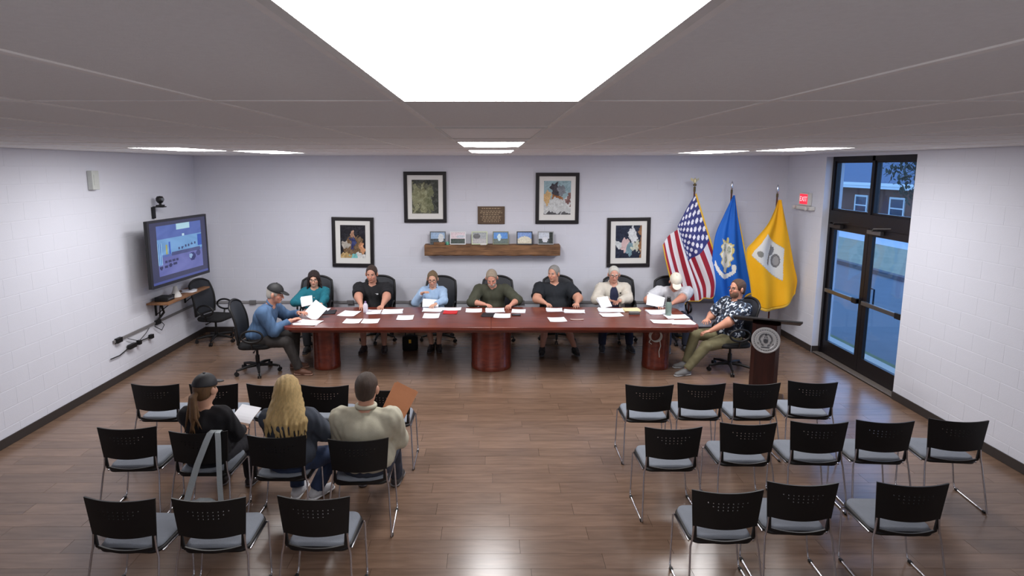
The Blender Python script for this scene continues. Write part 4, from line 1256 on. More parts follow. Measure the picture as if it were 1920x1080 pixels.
        for q, (b, L) in enumerate(((.030, .066), (.010, .076), (-.011, .070), (-.030, .054))):
            spr = b * .35
            a0 = P(.088 - abs(b) * .2, b, 0.0); a1 = P(.088 + L * .5, b + spr * .5, L * .22 * curl); a2 = P(.088 + L * (.95 - .25 * curl), b + spr, L * .62 * curl)
            B.cone(a0, a1, .0095, .0085, .004); B.cone(a1, a2, .0085, .0072, .003)
        B.cone(P(.022, .030, .004), P(.055, .058, .014), .012, .0105, .008); B.cone(P(.055, .058, .014), P(.085, .060, .026), .0105, .0085, .004)
        pr = B.pr[before:]
        hboxes.append((np.min([p[8] for p in pr], 0) - .012, np.max([p[9] for p in pr], 0) + .012))
    hl, hh = hc - .155 * hsz, hc + .155 * hsz
    boxes = [(hl, hh, .0055)] + [(a, b, .0048) for a, b in hboxes]
    vs, qs = B.mesh(.0125)
    for (a, b, h_) in boxes:
        ins = np.all((vs > a + .016) & (vs < b - .016), 1)
        qs = qs[~np.all(ins[qs], 1)]
    AV, AQ = [vs], [qs]; nvt = len(vs)
    for (a, b, h_) in boxes:
        v2, q2 = B.mesh(h_, a, b)
        AV.append(v2); AQ.append(q2 + nvt); nvt += len(v2)
    vs = np.concatenate(AV); qs = np.concatenate(AQ)
    # skin colouring: lips, eyes, brows, stubble are the person's own colours
    C = np.tile(np.array(col(skin)[:3]), (len(vs), 1))
    lv = (vs - hc) @ HM / hsz
    def dot(cx, cy, cz, rx, ry, rz): return ((lv[:, 0] - cx) / rx) ** 2 + ((lv[:, 1] - cy) / ry) ** 2 + ((lv[:, 2] - cz) / rz) ** 2 < 1
    lip = dot(0, .10, -.058, .026, .03, .0085); C[lip] = np.array(col(skin)[:3]) * (.75, .48, .48)
    for s in (1, -1):
        C[dot(s * .032, .09, .003, .016, .03, .0075)] = (.55, .53, .5)
        C[dot(s * .032, .09, .003, .007, .03, .0075)] = (.03, .025, .02)
        C[dot(s * .033, .09, .026, .022, .03, .0055)] = np.array(col(hairc)[:3]) * .7
    cheeks = dot(.042, .07, -.03, .02, .04, .02) | dot(-.042, .07, -.03, .02, .04, .02) | dot(0, .11, -.028, .014, .02, .014)
    C[cheeks] *= (1.08, .88, .86)
    body = link_mesh('body', np_mesh('body', vs, qs, C), skin_m, E_)
    def part(name, S, h, m, warp=None, infl=0.0, parent=None):
        v, q = S.mesh(h, warp=warp, infl=infl)
        if len(v) == 0: return None
        return link_mesh(name, np_mesh(name, v, q), m, parent or E_)
    # trousers
    P_ = SDF(); g = .012
    P_.ell(p0 + V3(0, 0, .0), (.168 * sc + fat * .6 + g, .128 * sc + fat * .6 + g, .125), k=.04)
    P_.ell(waist + T[:, 1] * (.015 + fat * .5), (.142 * sc + fat + g, .104 * sc + fat * 1.15 + g, .15 * sc), T, k=.06, cut=[(p0 + up * .10, up)])
    for (hip, kn, an, fd) in legs:
        P_.cone(hip, kn, .085 * sc + fat * .4 + g, .064 * sc + g, .03, cut=None)
        if pantlen == 'long':
            d = nrm(an - kn); P_.cone(kn, an, .066 * sc + g, .050 + g, .02, cut=[(an - d * .01, d)])
        else:
            pass
    part('trousers' if pantlen == 'long' else 'shorts', P_, .012, cloth('trousers%s' % (pants,), pants), folds(.004, 1.2))
    # shoes
    for i, (hip, kn, an, fd) in enumerate(legs):
        S = SDF(); fl = an[2] - .085
        z0 = fl + .002
        hl_ = an - V3(0, 0, .035) - fd * .035; S.cone(V3(hl_[0], hl_[1], fl + .045), V3(*(an[:2] + fd[:2] * .06), fl + .045), .044, .046, .03)
        S.cone(V3(*(an[:2] + fd[:2] * .06), fl + .04), V3(*(an[:2] + fd[:2] * .165), fl + .03), .046, .036, .03)
        S.cone(an - V3(0, 0, .03), an + V3(0, 0, .005), .046, .045, .02)
        S.cut((0, 0, z0), (0, 0, -1)).cut(an + V3(0, 0, .02), (0, 0, 1))
        so = part('shoe', S, .009, cloth('shoe%s' % (shoes,), shoes, .6))
        S2 = SDF(); S2.cone(V3(hl_[0], hl_[1], fl + .02), V3(*(an[:2] + fd[:2] * .17), fl + .02), .047, .041, .02); S2.cut((0, 0, z0), (0, 0, -1)).cut((0, 0, fl + .022), (0, 0, 1))
        part('sole', S2, .009, cloth('sole%s' % (tuple(min(255, c + 60) for c in shoes),), tuple(min(255, c + 60) for c in shoes), .6), parent=so)
    # shirt or jacket
    if top:
        def shirt(g, sl, drop=0.0, neckup=.0, cutfront=None):
            S = SDF()
            S.ell(p0 + V3(0, .0, .045 - drop), (.168 * sc + fat * .7 + g + .006, .132 * sc + fat * .75 + g + .006, .12), k=.05, cut=[(p0 + V3(0, 0, -.045 - drop), (0, 0, -1))])
            S.ell(waist + T[:, 1] * (.015 + fat * .5), (.150 * sc + fat + g, .112 * sc + fat * 1.15 + g, .16 * sc), T, k=.07)
            S.ell(chest, (.168 * sc + fat * .7 + g, .114 * sc + fat * .6 + g, .17 * sc), T, k=.06)
            if female: S.ell(chest + T[:, 1] * .07 - T[:, 2] * .01, (.13 + g, .075 + g, .082), T, k=.06)
            S.cone(SH[0] - T[:, 0] * .03, SH[1] + T[:, 0] * .03, .070 * sc + g, .070 * sc + g, .05)
            S.cone(SH[0] * .45 + nk * .55 - up * .025, SH[1] * .45 + nk * .55 - up * .025, .05 * sc + g, .05 * sc + g, .04)
            for (Sh, el, wr) in arms:
                if sl == 'short':
                    d = nrm(el - Sh); c = Sh + d * .23 * sc
                    S.cone(Sh, el, ar + .018 + g, ar + .016 + g, .03, cut=[(c, d)])
                else:
                    S.cone(Sh, el, ar + .012 + g, ar + .002 + g, .03)
                    d = nrm(wr - el); L = np.linalg.norm(wr - el); c = el + d * L * (.93 if sl == 'long' else .38)
                    S.cone(el, wr, ar + .002 + g, .036 * sc + g, .025, cut=[(c, d)])
            return S
        main = shirt(.012, sleeve, .0)
        if neck == 'open':            # open jacket: the front panels part over a darker shirt
            main.cuts = []
            S = shirt(.022, sleeve, .03)
            nf = T[:, 1]
            S.ell(chest + T[:, 1] * .16 - T[:, 2] * .05, (.078, .15, .26), T, k=.01, sub=True)
            S.ell(waist + T[:, 1] * .2, (.09, .17, .25), T, k=.01, sub=True)
            S.cone(nk + up * .0 + T[:, 1] * .02, nk + up * .22 + T[:, 1] * .07, .070 * sc, .10 * sc, k=.008, sub=True)
            part('jacket', S, .0115, cloth('top%s' % (top,), top), folds(.005))
            inner = shirt(.008, 'short', 0); inner.cone(nk - up * .01 + T[:, 1] * .02, nk + up * .22 + T[:, 1] * .07, .066 * sc, .10 * sc, k=.008, sub=True)
            part('shirt', inner, .0125, cloth('inner_shirt', (32, 38, 66)), folds(.003))
        else:
            main.cone(nk + up * (.012 if neck == 'crew' else .0) + T[:, 1] * .015, nk + up * .22 + T[:, 1] * .07, .064 * sc, .10 * sc, k=.008, sub=True)
            if neck in ('vee', 'collar'):
                main.cone(nk + T[:, 1] * .13 - up * (.14 if neck == 'vee' else .09), nk + T[:, 1] * .13 + up * .05, .012, .055 if neck == 'vee' else .035, k=.008, sub=True)
            part('shirt', main, .0115, top if not isinstance(top, tuple) else cloth('top%s' % (top,), top), folds(.0055, 1.0, len(label)))
        if neck in ('collar', 'open'):
            pts = []; 
            for k in range(15):
                a = -PI / 2 - 2.2 + 4.4 * k / 14
                pts.append(nk + T[:, 0] * .080 * sc * math.cos(a) + T[:, 1] * (.074 * math.sin(a) + .0) + up * (.012 - .022 * math.sin(a)))
            mbc = MB().tube([tuple(p) for p in pts], .014, 8)
            mbc.build('collar', cloth('top%s' % (top,), top) if isinstance(top, tuple) else top, E_, 60)
    # hair
    hm = mat('hair%s' % (hairc,), hairc, .55, var=.45, scale=9, bump=.8, bscale=60, stretch=(9, 9, 1.2))
    if hair in ('short', 'thin', 'back', 'long', 'bob', 'pony'):
        S = SDF(); t = {'short': .007, 'thin': .004, 'back': .008, 'long': .018, 'bob': .020, 'pony': .006}[hair]
        S.ell(H(0, -.014, .032), (.077 * hsz + t, .097 * hsz + t, .090 * hsz + t), HM, k=.01)
        S.ell(H(0, -.040, -.02), (.066 * hsz + t, .062 * hsz + t, .075 * hsz + t), HM, k=.02)
        # face opening and nape
        if hair in ('long', 'bob'): S.ell(H(0, .110, -.040), (.085 * hsz, .080 * hsz, .112 * hsz), HM, k=.012, sub=True)
        else: S.ell(H(0, .132, -.035), (.112 * hsz, .112 * hsz, {'short': .150, 'back': .146, 'pony': .140, 'thin': .170}[hair] * hsz), HM, k=.010, sub=True)
        if hair in ('short', 'thin', 'back', 'pony'):
            S.cut(H(0, -.03, -.055), HM @ V3(0, .42, -1))
            for s in (1, -1): S.ell(H(s * .090, .0, -.028), (.030, .027, .042), HM, k=.008, sub=True)
        rr = random.Random(len(label))
        if hair == 'bob':
            for k in range(16):
                a = PI * (1.0 + k / 15) + (.0)
                cx_, cy_ = math.cos(a) * .082, math.sin(a) * .085 + .01
                p1 = H(cx_, cy_, .02); p2 = H(cx_ * 1.12, cy_ * 1.05 - .005, -.08); p3 = p2 + V3(0, 0, -.085) - T[:, 1] * .01 + T[:, 0] * (cx_ * .25)
                S.cone(p1, p2, .022, .024, .012); S.cone(p2, p3, .024, .012, .012)
        if hair == 'long':
            for k in range(30):
                a = PI * (.93 + 1.14 * k / 29)
                cx_, cy_ = math.cos(a) * .080, math.sin(a) * .085
                p1 = H(cx_, cy_ - .0, .03); p2 = H(cx_ * 1.35, cy_ * 1.12 - .012, -.09)
                p3 = p2 + T[:, 0] * (cx_ * .75 + rr.uniform(-.02, .02)) - T[:, 1] * (.05 + rr.uniform(0, .02)) - up * (.14 + rr.uniform(-.01, .02))
                p4 = p3 + T[:, 0] * (rr.uniform(-.025, .025)) - T[:, 1] * (.015 + rr.uniform(-.005, .012)) - up * rr.uniform(.06, .17)
                S.cone(p1, p2, .024, .024, .020); S.cone(p2, p3, .024, .019, .018); S.cone(p3, p4, .018, .005, .012)
        amp_ = .0022 if hair in ('long', 'bob') else .0007
        hr_ = part('hair', S, .0062, hm, lambda X, Y, Z: amp_ * np.sin(150 * (X + .3 * Y) + 14 * np.sin(9 * Z)))
        if hair == 'pony':
            S = SDF()
            for k in range(16):
                o = V3(rr.uniform(-.022, .022), rr.uniform(-.02, .02), 0)
                p1 = H(0, -.10, .0) + o * .4; p2 = H(0, -.145, -.03) + o; p3 = p2 - up * .16 - T[:, 1] * (.01) + o * 1.7; p4 = p3 - up * rr.uniform(.08, .18) + T[:, 0] * rr.uniform(-.05, .05)
                S.cone(p1, p2, .014, .016, .006); S.cone(p2, p3, .016, .013, .005); S.cone(p3, p4, .013, .003, .004)
            part('ponytail', S, .0065, hm)
    if beard:
        S = SDF(); S.ell(H(0, .030, -.06), (.063 * hsz, .070 * hsz, .068 * hsz), HM, k=.01); S.ell(H(0, .066, -.098), (.034, .027, .024), HM, k=.02)
        S.ell(H(0, .10, -.030), (.034, .05, .036), HM, k=.01, sub=True); S.ell(H(0, .105, -.059), (.018, .03, .007), HM, k=.004, sub=True)
        S.cut(H(0, 0, -.035), HM @ V3(0, -.25, 1)).cut(H(0, .02, 0), HM @ V3(0, -1, 0))
        part('beard', S, .006, mat('beard%s' % (beard,), beard, .8, var=.3, scale=40, bump=.6))
    if cap:
        cm = cloth('cap%s' % (cap,), cap, .6)
        S = SDF(); S.ell(H(0, -.012, .034), (.079 * hsz + .012, .099 * hsz + .012, .094 * hsz + .014), HM, k=.01); S.cut(H(0, 0, .036), HM @ V3(0, -.12, -1))
        co = part('cap', S, .0065, cm)
        S = SDF(); S.ell(H(0, .105, .040), (.074, .085, .011), HM @ RX(-.22), k=.01); S.cut(H(0, .055, .04), HM @ V3(0, -1, 0))
        part('cap_bill', S, .006, cm, parent=co)
        MB().lathe([(0, 0), (.012, .0), (.010, .008), (0, .010)], 10).build('cap_button', cm, co, 60, tuple(H(0, -.012, .140)))
    if glasses:
        g_ = MB()
        for s in (1, -1):
            g_.tube([tuple(H(s * .034 + .025 * math.cos(t * PI / 8), .104 - .004 * abs(math.cos(t * PI / 8)), .002 + .019 * math.sin(t * PI / 8))) for t in range(16)], .0026, 6, closed=True)
            g_.tube([tuple(H(s * .059, .10, .006)), tuple(H(s * .080, .04, .008)), tuple(H(s * .082, -.005, .004))], .0025, 6)
        g_.tube([tuple(H(-.010, .107, .005)), tuple(H(0, .111, .008)), tuple(H(.010, .107, .005))], .0025, 6)
        g_.build('glasses', mat('dark_glasses', (40, 32, 30), .3), E_, 60)
    if extra: extra(dict(E=E_, nk=nk, up=up, T=T, H=H, HM=HM, part=part, chest=chest, SH=SH, arms=arms, waist=waist, p0=p0, legs=legs))
    return E_

def plaid():
    m = bpy.data.materials.new('plaid_cloth'); m.use_nodes = True; nt = m.node_tree; b = nt.nodes['Principled BSDF']; b.inputs['Roughness'].default_value = .85
    tc = nt.nodes.new('ShaderNodeTexCoord'); vo = nt.nodes.new('ShaderNodeTexNoise'); vo.inputs['Scale'].default_value = 21; vo.inputs['Detail'].default_value = 1
    cr = nt.nodes.new('ShaderNodeValToRGB'); cr.color_ramp.interpolation = 'CONSTANT'
    cr.color_ramp.elements[0].color = col((26, 32, 46)); cr.color_ramp.elements[1].position = .52; cr.color_ramp.elements[1].color = col((74, 90, 112))
    e = cr.color_ramp.elements.new(.60); e.color = col((206, 212, 220))
    nt.links.new(tc.outputs['Object'], vo.inputs['Vector']); nt.links.new(vo.outputs['Fac'], cr.inputs[0]); nt.links.new(cr.outputs[0], b.inputs['Base Color'])
    return m

F_ = PI
def polo_badge(d):
    p = d['chest'] - d['T'][:, 0] * .085 + d['T'][:, 1] * .148 + d['up'] * .065
    MB().box(-.028, .028, -.003, .003, -.010, .010).build('chest_emblem', mat('badge_white', (214, 216, 220), .6), d['E'], None, tuple(p))
person('man in a black polo shirt with short brown hair, seated at the table', -2.04, 10.12, F_, pel=.535, lean=.20, sc=1.08, fat=.055, shw=.225, head=(.05, .18, 0), hands=((-2.13, 9.47, .795), (-1.78, 9.46, .795)),
       poles=((1, -.2, -.3), (-1, -.2, -.3)), feet=((-2.12, 9.55, .085), (-1.78, 9.55, .085)), hairc=(66, 48, 40), top=(20, 21, 26), sleeve='short', neck='collar', pants=(84, 70, 58), pantlen='short', shoes=(44, 30, 28), skin=(200, 146, 124), extra=polo_badge)
person('woman with dark shoulder length hair and glasses in a teal top', -3.04, 10.06, F_ + .12, pel=.525, lean=.18, sc=.96, fat=.02, shw=.195, female=True, head=(-.05, .14, 0), hands=((-3.10, 9.62, .80), (-2.80, 9.50, .80)),
       poles=((1, -.2, -.3), (-1, -.2, -.3)), feet=((-3.06, 9.55, .085), (-2.88, 9.55, .085)), hairc=(44, 30, 28), hair='bob', top=(20, 108, 124), neck='vee', pants=(24, 24, 28), glasses=True, skin=(218, 170, 146),
       extra=lambda d: MB().lathe([(0, 0), (.012, .004), (.0, .008)], 8).build('pendant', chrome, d['E'], 60, tuple(d['chest'] + d['T'][:, 1] * .185 + d['up'] * .02)))
person('woman with pulled back blonde hair and glasses in a light blue shirt', -1.0, 10.08, F_, pel=.54, lean=.20, sc=.95, fat=.01, female=True, head=(.0, .26, 0), hands=((-1.16, 9.72, .95), (-.92, 9.55, .80)),
       poles=((.7, -.2, -1), (-1, -.3, -.4)), feet=((-1.0, 9.62, .085), (-.88, 9.62, .085)), hairc=(118, 98, 72), hair='back', top=(160, 188, 220), neck='collar', pants=(196, 178, 160), pantlen='short', glasses=True, shoes=(34, 28, 30), skin=(210, 162, 138), sleeve='long',
       extra=lambda d: d['part']('hair_bun', SDF().ell(d['H'](0, -.075, .085), (.036, .034, .034)), .006, mat('hair(118, 98, 72)', (118, 98, 72))))
person('man with grey hair and beard in an olive sweater, head bowed', .02, 10.10, F_, pel=.54, lean=.32, sc=1.06, fat=.05, shw=.22, head=(.06, .55, .05), hands=((-.12, 9.56, .80), (.33, 9.53, .80)),
       poles=((1, -.2, -.4), (-1, -.2, -.4)), feet=((-.1, 9.6, .085), (.2, 9.6, .085)), hairc=(160, 146, 128), top=(66, 68, 54), sleeve='elbow', neck='crew', pants=(40, 42, 50), beard=(190, 178, 166), skin=(208, 150, 128))
person('grey haired man in a dark t-shirt and shorts, looking aside', 1.10, 10.16, F_, pel=.52, lean=.05, sc=1.05, fat=.085, shw=.24, head=(.62, .08, 0), hands=((.90, 9.64, .80), (1.43, 9.64, .80)),
       poles=((1, -.3, -.5), (-1, -.3, -.5)), feet=((.82, 9.30, .085), (1.38, 9.30, .085)), hairc=(150, 148, 144), top=(26, 31, 38), sleeve='short', neck='crew', pants=(38, 40, 46), pantlen='short', shoes=(20, 20, 24), skin=(206, 152, 128))
person('white haired man in an open cream jacket with glasses', 2.12, 10.16, F_, pel=.53, lean=.10, sc=1.03, fat=.03, shw=.205, head=(.08, .18, 0), hands=((1.98, 9.70, .83), (2.14, 9.66, .83)),
       poles=((1, -.2, -.4), (-1, -.2, -.4)), feet=((1.86, 9.62, .085), (2.32, 9.62, .085)), hairc=(222, 218, 208), top=(206, 200, 188), neck='open', pants=(42, 46, 66), shoes=(60, 60, 64), glasses=True, skin=(208, 154, 134),
       extra=lambda d: MB().box(-.03, .03, -.004, .004, -.012, .012).build('name_tag', black_pl, d['E'], None, tuple(d['chest'] - d['T'][:, 0] * .115 + d['T'][:, 1] * .160 + d['up'] * .07)))
person('man in a white cap and pale grey t-shirt bent over papers', 3.12, 10.08, F_ - .05, pel=.53, lean=.42, sc=1.05, fat=.055, shw=.225, head=(.1, .70, 0), hands=((2.72, 9.52, .80), (2.86, 9.36, .80)),
       poles=((1, -.2, -.3), (-1, -.1, -.2)), feet=((2.95, 9.58, .085), (3.25, 9.58, .085)), hairc=(170, 164, 154), hair='thin', top=(200, 202, 208), sleeve='short', neck='crew', pants=(30, 34, 50), shoes=(70, 72, 78), cap=(222, 216, 200), skin=(198, 140, 118))
person('man in a black cap and blue denim shirt at the left end of the table', -3.46, 8.58, -PI / 2, pel=.535, lean=.40, sc=1.06, fat=.05, shw=.21, head=(.0, .26, 0), hands=((-2.96, 8.50, .80), (-2.95, 8.86, .83)),
       poles=((.3, -.3, -1), (-.6, -.3, -.6)), feet=((-2.84, 8.42, .085), (-3.0, 8.72, .085)), hairc=(196, 190, 180), top=(70, 98, 132), neck='collar', pants=(48, 45, 44), shoes=(96, 62, 46), cap=(26, 26, 28), skin=(198, 144, 122))
pl_m = plaid()
person('bearded man in a dark plaid shirt and khaki trousers, leaning back', 3.60, 8.66, PI / 2 + .20, pel=.54, lean=-.16, sc=1.07, fat=.05, shw=.22, head=(-.1, -.02, 0), hands=((3.30, 8.80, .74), (3.22, 8.44, .66)),
       poles=((1, -.5, -.4), (-.8, -.9, -.3)), feet=((2.98, 8.72, .085), (2.88, 8.40, .085)), hairc=(84, 60, 46), top=pl_m, sleeve='short', neck='collar', pants=(112, 106, 78), shoes=(112, 112, 112), glasses=True, beard=(112, 84, 66), skin=(194, 138, 114), palmdown=True)
# audience, seen from behind
person('woman in a black cap and black top with a ponytail, seated in the audience', -2.50, 4.91, 0, pel=.52, lean=.03, sc=.89, fat=.03, female=True, shw=.195, head=(.30, .04, 0), hands=((-2.34, 5.26, .60), (-2.62, 5.30, .60)),
       poles=((.5, -.5, -1), (-.5, -.5, -1)), feet=((-2.32, 5.36, .085), (-2.6, 5.38, .085)), hairc=(112, 82, 52), hair='pony', top=(17, 15, 21), pants=(26, 25, 32), shoes=(40, 34, 34), cap=(30, 30, 34), skin=(196, 150, 126))
def hood(d):
    S = SDF()
    for k in range(9):
        a = PI * (1.08 + .84 * k / 8)
        p = d['nk'] + d['T'][:, 0] * .125 * math.cos(a) + d['T'][:, 1] * (.115 * math.sin(a) - .02) - d['up'] * (.075 + .05 * abs(math.sin(a)))
        S.ell(p, (.042, .034, .036), None, k=.03)
    d['part']('hood', S, .011, cloth('top%s' % ((60, 66, 78),), (60, 66, 78)), folds(.005, 1.4))
person('woman with long blonde hair in a slate jacket, seated in the audience', -1.74, 4.84, -.06, pel=.52, lean=.06, side=-.05, sc=.90, fat=.055, female=True, shw=.21, head=(.22, .06, -.04), hands=((-1.48, 5.20, .62), (-1.92, 5.26, .62)),
       poles=((.7, -.5, -.8), (-.5, -.5, -1)), feet=((-1.62, 5.10, .095), (-1.80, 5.12, .095)), kpoles=((.9, 1, .7), (-.1, 1, .7)), footyaw=(.4, .2), hairc=(206, 176, 120), hair='long', top=(60, 66, 78), pants=(44, 58, 88), shoes=(196, 196, 200), extra=hood)
def rollneck(d):
    pts = [d['nk'] + d['T'][:, 0] * .078 * math.cos(t * PI / 8) + d['T'][:, 1] * (.078 * math.sin(t * PI / 8)) + d['up'] * .018 for t in range(16)]
    MB().tube([tuple(p) for p in pts], .018, 8, closed=True).build('collar', cloth('top%s' % ((190, 186, 166),), (190, 186, 166)), d['E'], 60)
person('man with cropped brown hair in a cream sweater, seated in the audience', -1.07, 4.79, 0, pel=.52, lean=.06, sc=.95, fat=.085, head=(.10, .14, 0), hands=((-.90, 5.16, .72), (-1.24, 5.16, .68)),
       poles=((.4, -.5, -1), (-.4, -.5, -1)), feet=((-.92, 5.36, .085), (-1.24, 5.36, .085)), hairc=(74, 58, 48), top=(190, 186, 166), pants=(48, 54, 70), shoes=(52, 48, 48), skin=(196, 146, 122), extra=rollneck, shw=.225, hs=1.16)

# ------------------------------------------------------------------ papers and small things on the table
TZ = .7505
def sheet(cx, cy, w, d, rot, label, n=1, m=None, name='paper_sheet', cat='paper', th=.0015, group='papers on the conference table', lines=True):
    e = empty(name, (cx, cy, TZ), rot, label, cat, group)
    for k in range(n):
        r_ = 0 if k == 0 else rng.uniform(-.18, .18)
        nu = 6
        vs = []; fs = []
        for i in range(nu + 1):
            u = i / nu - .5
            for j in (0, 1):
                for t in (0, 1):
                    vs.append((u * w, (j - .5) * d, .0005 + k * .0022 + t * th + .006 * (abs(u) * 2) ** 3 * (1 if k == n - 1 else 0)))
        for i in range(nu):
            a = i * 4; b = a + 4
            fs += [(a + 1, b + 1, b + 3, a + 3), (a, a + 2, b + 2, b), (a, b, b + 1, a + 1), (a + 2, a + 3, b + 3, b + 2)]
        fs += [(0, 1, 3, 2), (nu * 4, nu * 4 + 2, nu * 4 + 3, nu * 4 + 1)]
        MB().add(vs, fs).build('sheet', m or paper_m, e, rot=(0, 0, r_))
    return e
red_m = mat('red_folder', (206, 44, 48), .5); dark_m = mat('dark_folder', (34, 32, 38), .5); yel_m = mat('yellow_pad', (230, 222, 176), .7)
for a in [
    (-2.72, 8.56, .36, .28, -.1, 'papers flat before the man in denim, left front table corner', 2),
    (-2.24, 9.12, .28, .34, -.15, 'lone white sheet between the teal woman and the black polo man', 1),
    (-2.08, 8.65, .25, .26, .0, 'left one of two sheets side by side at the front table edge', 1),
    (-1.81, 8.65, .25, .26, .04, 'right one of two sheets side by side at the front table edge', 1),
    (-1.58, 9.24, .32, .30, .05, 'pile of papers right of the black polo man', 3),
    (-1.87, 9.22, .22, .28, .1, 'papers between the hands of the black polo man', 2),
    (-1.32, 8.86, .25, .28, .05, 'lone sheet at the front edge between polo man and light blue woman', 1),
    (-.93, 8.97, .25, .30, .0, 'lower sheet in front of the light blue woman', 1),
    (-.95, 9.36, .31, .26, -.05, 'papers under the hands of the light blue woman', 3),
    (-.65, 9.42, .32, .20, .0, 'white sheet above the red folder', 1),
    (-.28, 9.32, .26, .26, .0, 'sheet left of the olive sweater man', 1),
    (.06, 9.33, .30, .28, .1, 'papers under the hands of the olive sweater man', 3),
    (.17, 8.98, .26, .27, -.05, 'sheet at the table seam before the olive sweater man', 1),
    (.44, 9.27, .22, .24, -.1, 'sheet right of the olive sweater man', 2),
    (1.02, 9.36, .26, .24, .0, 'sheet directly before the dark t-shirt man', 2),
    (1.33, 9.26, .33, .22, -.05, 'wide sheet by the left hand of the dark t-shirt man', 2),
    (1.00, 8.74, .26, .26, .08, 'lone sheet at the front table edge before the dark t-shirt man', 1),
    (1.93, 9.34, .40, .26, .0, 'open papers before the cream jacket man', 3),
    (1.88, 9.03, .34, .22, .1, 'lower sheet before the cream jacket man', 1),
    (2.66, 9.20, .34, .30, .1, 'papers under the hands of the white cap man', 3),
    (2.58, 8.62, .36, .20, .0, 'sheet at the front table edge left of the water bottle', 1),
    (2.86, 8.92, .34, .24, .05, 'cream papers right of the water bottle', 2),
    (2.84, 8.58, .34, .24, -.03, 'sheet on the right front table corner', 2),
    (-2.74, 9.36, .24, .20, .1, 'white sheet under the teal woman\'s left hand', 2)]:
    sheet(*a)
sheet(-.65, 9.20, .22, .20, -.05, 'red folder right of the light blue woman', 2, red_m, 'folder', 'folder', .002)
sheet(-2.58, 9.20, .20, .26, .2, 'dark folder right of the teal woman', 3, dark_m, 'folder', 'folder', .003)
sheet(-.05, 9.02, .19, .24, .0, 'dark tablet with pale edge before the olive sweater man', 2, dark_m, 'tablet', 'tablet', .003)
sheet(2.27, 9.36, .26, .22, .0, 'yellow note pad right of the cream jacket man', 4, yel_m, 'note_pad', 'note pad', .002)
sheet(1.30, 8.74, .20, .06, .0, 'clear ruler at the front edge before the dark t-shirt man', 1, mat('clear_plastic', (176, 150, 140), .2), 'ruler', 'ruler', .003)
def small(name, label, cat, loc, parts):
    e = empty(name, loc, 0, label, cat)
    for nm, mb, m in parts: mb.build(nm, m, e, 40)
    return e
small('phone', 'dark phone lying right of the olive sweater man', 'phone', (.39, 9.02, TZ), [('body', MB().box(-.07, .07, -.045, .045, .0005, .012, ch=.004), black_pl), ('screen', MB().box(-.062, .062, -.038, .038, .012, .0126), mat('phone_glass', (40, 44, 54), .1))])
small('eyeglass_case', 'grey case lying below the yellow note pad', 'case', (2.25, 9.08, TZ), [('lower_shell', MB().box(-.08, .08, -.04, .04, .0005, .02, ch=.008), mat('case_grey', (84, 82, 84), .5)), ('upper_shell', MB().box(-.08, .08, -.04, .04, .021, .042, ch=.010), mat('case_grey2', (112, 110, 110), .5))])
small('water_bottle', 'pale green steel water bottle with black cap', 'bottle', (2.76, 9.0, TZ), [('body', MB().lathe([(0, .0005), (.044, .0005), (.047, .012), (.047, .19), (.036, .22), (.0, .225)], 20), mat('sage_steel', (126, 146, 138), .35, .2)), ('cap', MB().lathe([(0, .222), (.034, .222), (.034, .258), (.018, .262), (.018, .282), (.0, .285)], 16), black_pl), ('carry_loop', MB().tube([(-.026, 0, .255), (-.024, 0, .295), (.024, 0, .295), (.026, 0, .255)], .006, 6), black_pl)])
small('sanitizer_bottle', 'white plastic bottle before the black polo man', 'bottle', (-2.0, 9.20, TZ), [('body', MB().lathe([(0, .0005), (.035, .0005), (.038, .01), (.038, .12), (.02, .15), (.0, .152)], 16), mat('milky', (214, 208, 222), .3)), ('cap', MB().lathe([(0, .150), (.015, .150), (.015, .18), (.0, .182)], 12), mat('lilac_cap', (150, 130, 170), .4))])
def held(name, label, loc, rx, ry, rz, w, h, n=2, m=None, cat='paper', fan=.12):
    e = empty(name, loc, rz, label, cat)
    for k in range(n):
        vs = []; fs = []; nu = 6
        for i in range(nu + 1):
            v = i / nu
            for j in (-.5, .5):
                for t in (0, .0016): vs.append((j * w, .05 * math.sin(v * 1.6) * v + t + .004 * k, v * h))
        for i in range(nu):
            a = i * 4; b = a + 4
            fs += [(a + 1, b + 1, b + 3, a + 3), (a, a + 2, b + 2, b), (a, b, b + 1, a + 1), (a + 2, a + 3, b + 3, b + 2)]
        fs += [(0, 1, 3, 2), (nu * 4, nu * 4 + 2, nu * 4 + 3, nu * 4 + 1)]
        MB().add(vs, fs).build('sheet', m or paper_m, e, rot=(rx + fan * k, ry + .1 * k, 0))
    return e
held('raised_papers', 'sheaf of papers held up by the man in denim', (-2.78, 8.80, .765), -.75, .25, -.5, .26, .27, 3)
held('raised_papers', 'sheets held up by the woman in the teal top', (-3.02, 9.50, .79), -.5, -.2, .25, .18, .17, 2)
held('raised_papers', 'sheets lifted under the chin of the cream jacket man', (1.90, 9.50, .762), -.65, -.15, .35, .20, .20, 2)
held('raised_papers', 'sheets lifted by the right hand of the white cap man', (2.66, 9.42, .80), -.55, .15, -.2, .27, .20, 2)
held('raised_papers', 'sheets lifted by the light blue woman', (-1.0, 9.50, .77), -.75, .0, .1, .26, .16, 2)
tag(MB().tube([(2.73, 9.40, .79), (2.86, 9.34, .84)], [.004, .005], 8).build('pen', black_pl, None, 60), 'black pen in the right hand of the white cap man', 'pen')

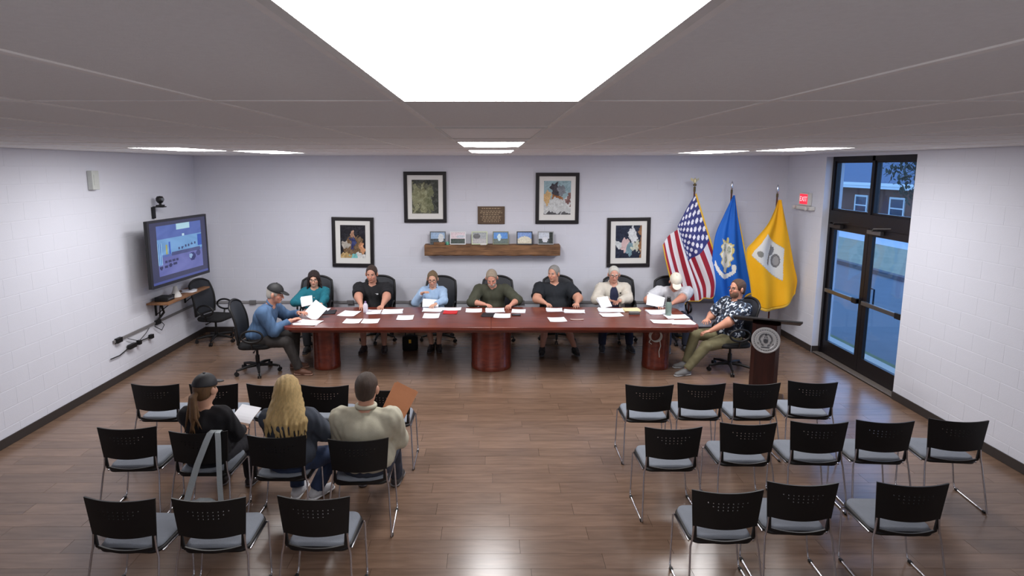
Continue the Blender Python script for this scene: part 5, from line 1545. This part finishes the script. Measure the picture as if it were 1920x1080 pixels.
# bag under the table
bg = empty('handbag', (-1.36, 9.62, 0), .1, 'black handbag on the floor between polo man and light blue woman', 'bag')
rbox(-.13, .13, -.08, .08, .001, .25, .05, .03).build('bag_body', fab, bg, 50)
MB().tube([(-.08, 0, .24), (-.07, 0, .36), (0, .01, .42), (.07, 0, .36), (.08, 0, .24)], .01, 8).build('handle', black_pl, bg, 60)
MB().box(-.02, .02, -.087, -.079, .14, .2, ch=.003).build('buckle', gold, bg)

# things held in the audience
held('manila_folder', 'tan cardboard folder held by the man in the cream sweater', (-.93, 5.26, .73), -.5, .28, -.25, .23, .30, 2, mat('manila', (170, 112, 76), .7), 'folder', .10)
held('handout', 'white handout in the hands of the woman in the black cap', (-2.40, 5.36, .63), -.9, .1, -.2, .21, .20, 1)
tb_m = mat('tote_canvas', (176, 186, 190), .85, var=.08, bump=.3)
tt = empty('tote_bag', (-2.40, 4.60, 0), 0, 'pale grey tote bag hanging by its straps behind the cap woman\'s chair', 'bag')
def ribbon(pts, w, nm):
    P = [Vector(p) for p in pts]; vs = []; fs = []
    for p in P:
        for sx in (-.5, .5):
            for dy in (0, .004): vs.append((p.x + sx * w, p.y - dy, p.z))
    for i in range(len(P) - 1):
        a = i * 4; b = a + 4
        fs += [(a, b, b + 2, a + 2), (a + 1, a + 3, b + 3, b + 1), (a, a + 1, b + 1, b), (a + 2, b + 2, b + 3, a + 3)]
    MB().add(vs, fs).build(nm, tb_m, tt, 50)
ribbon([(.06, .175, .80), (.06, .13, .84), (.05, .085, .835), (.03, .055, .78), (-.05, .03, .58), (-.10, .01, .42), (-.14, -.02, .27)], .055, 'strap')
ribbon([(.10, .175, .80), (.105, .13, .84), (.11, .085, .835), (.125, .055, .77), (.13, .03, .58), (.14, .0, .42), (.15, -.02, .27)], .045, 'strap')
bgs = SDF(); bgs.ell((0, -.02, .16), (.19, .055, .15), k=.03); bgs.ell((.02, -.03, .06), (.20, .08, .06), k=.05); bgs.cut((0, 0, .002), (0, 0, -1)).cut((0, 0, .30), (0, .2, 1))
v_, q_ = bgs.mesh(.012, warp=folds(.008, .9)); link_mesh('bag_body', np_mesh('bag_body', v_, q_), tb_m, tt)
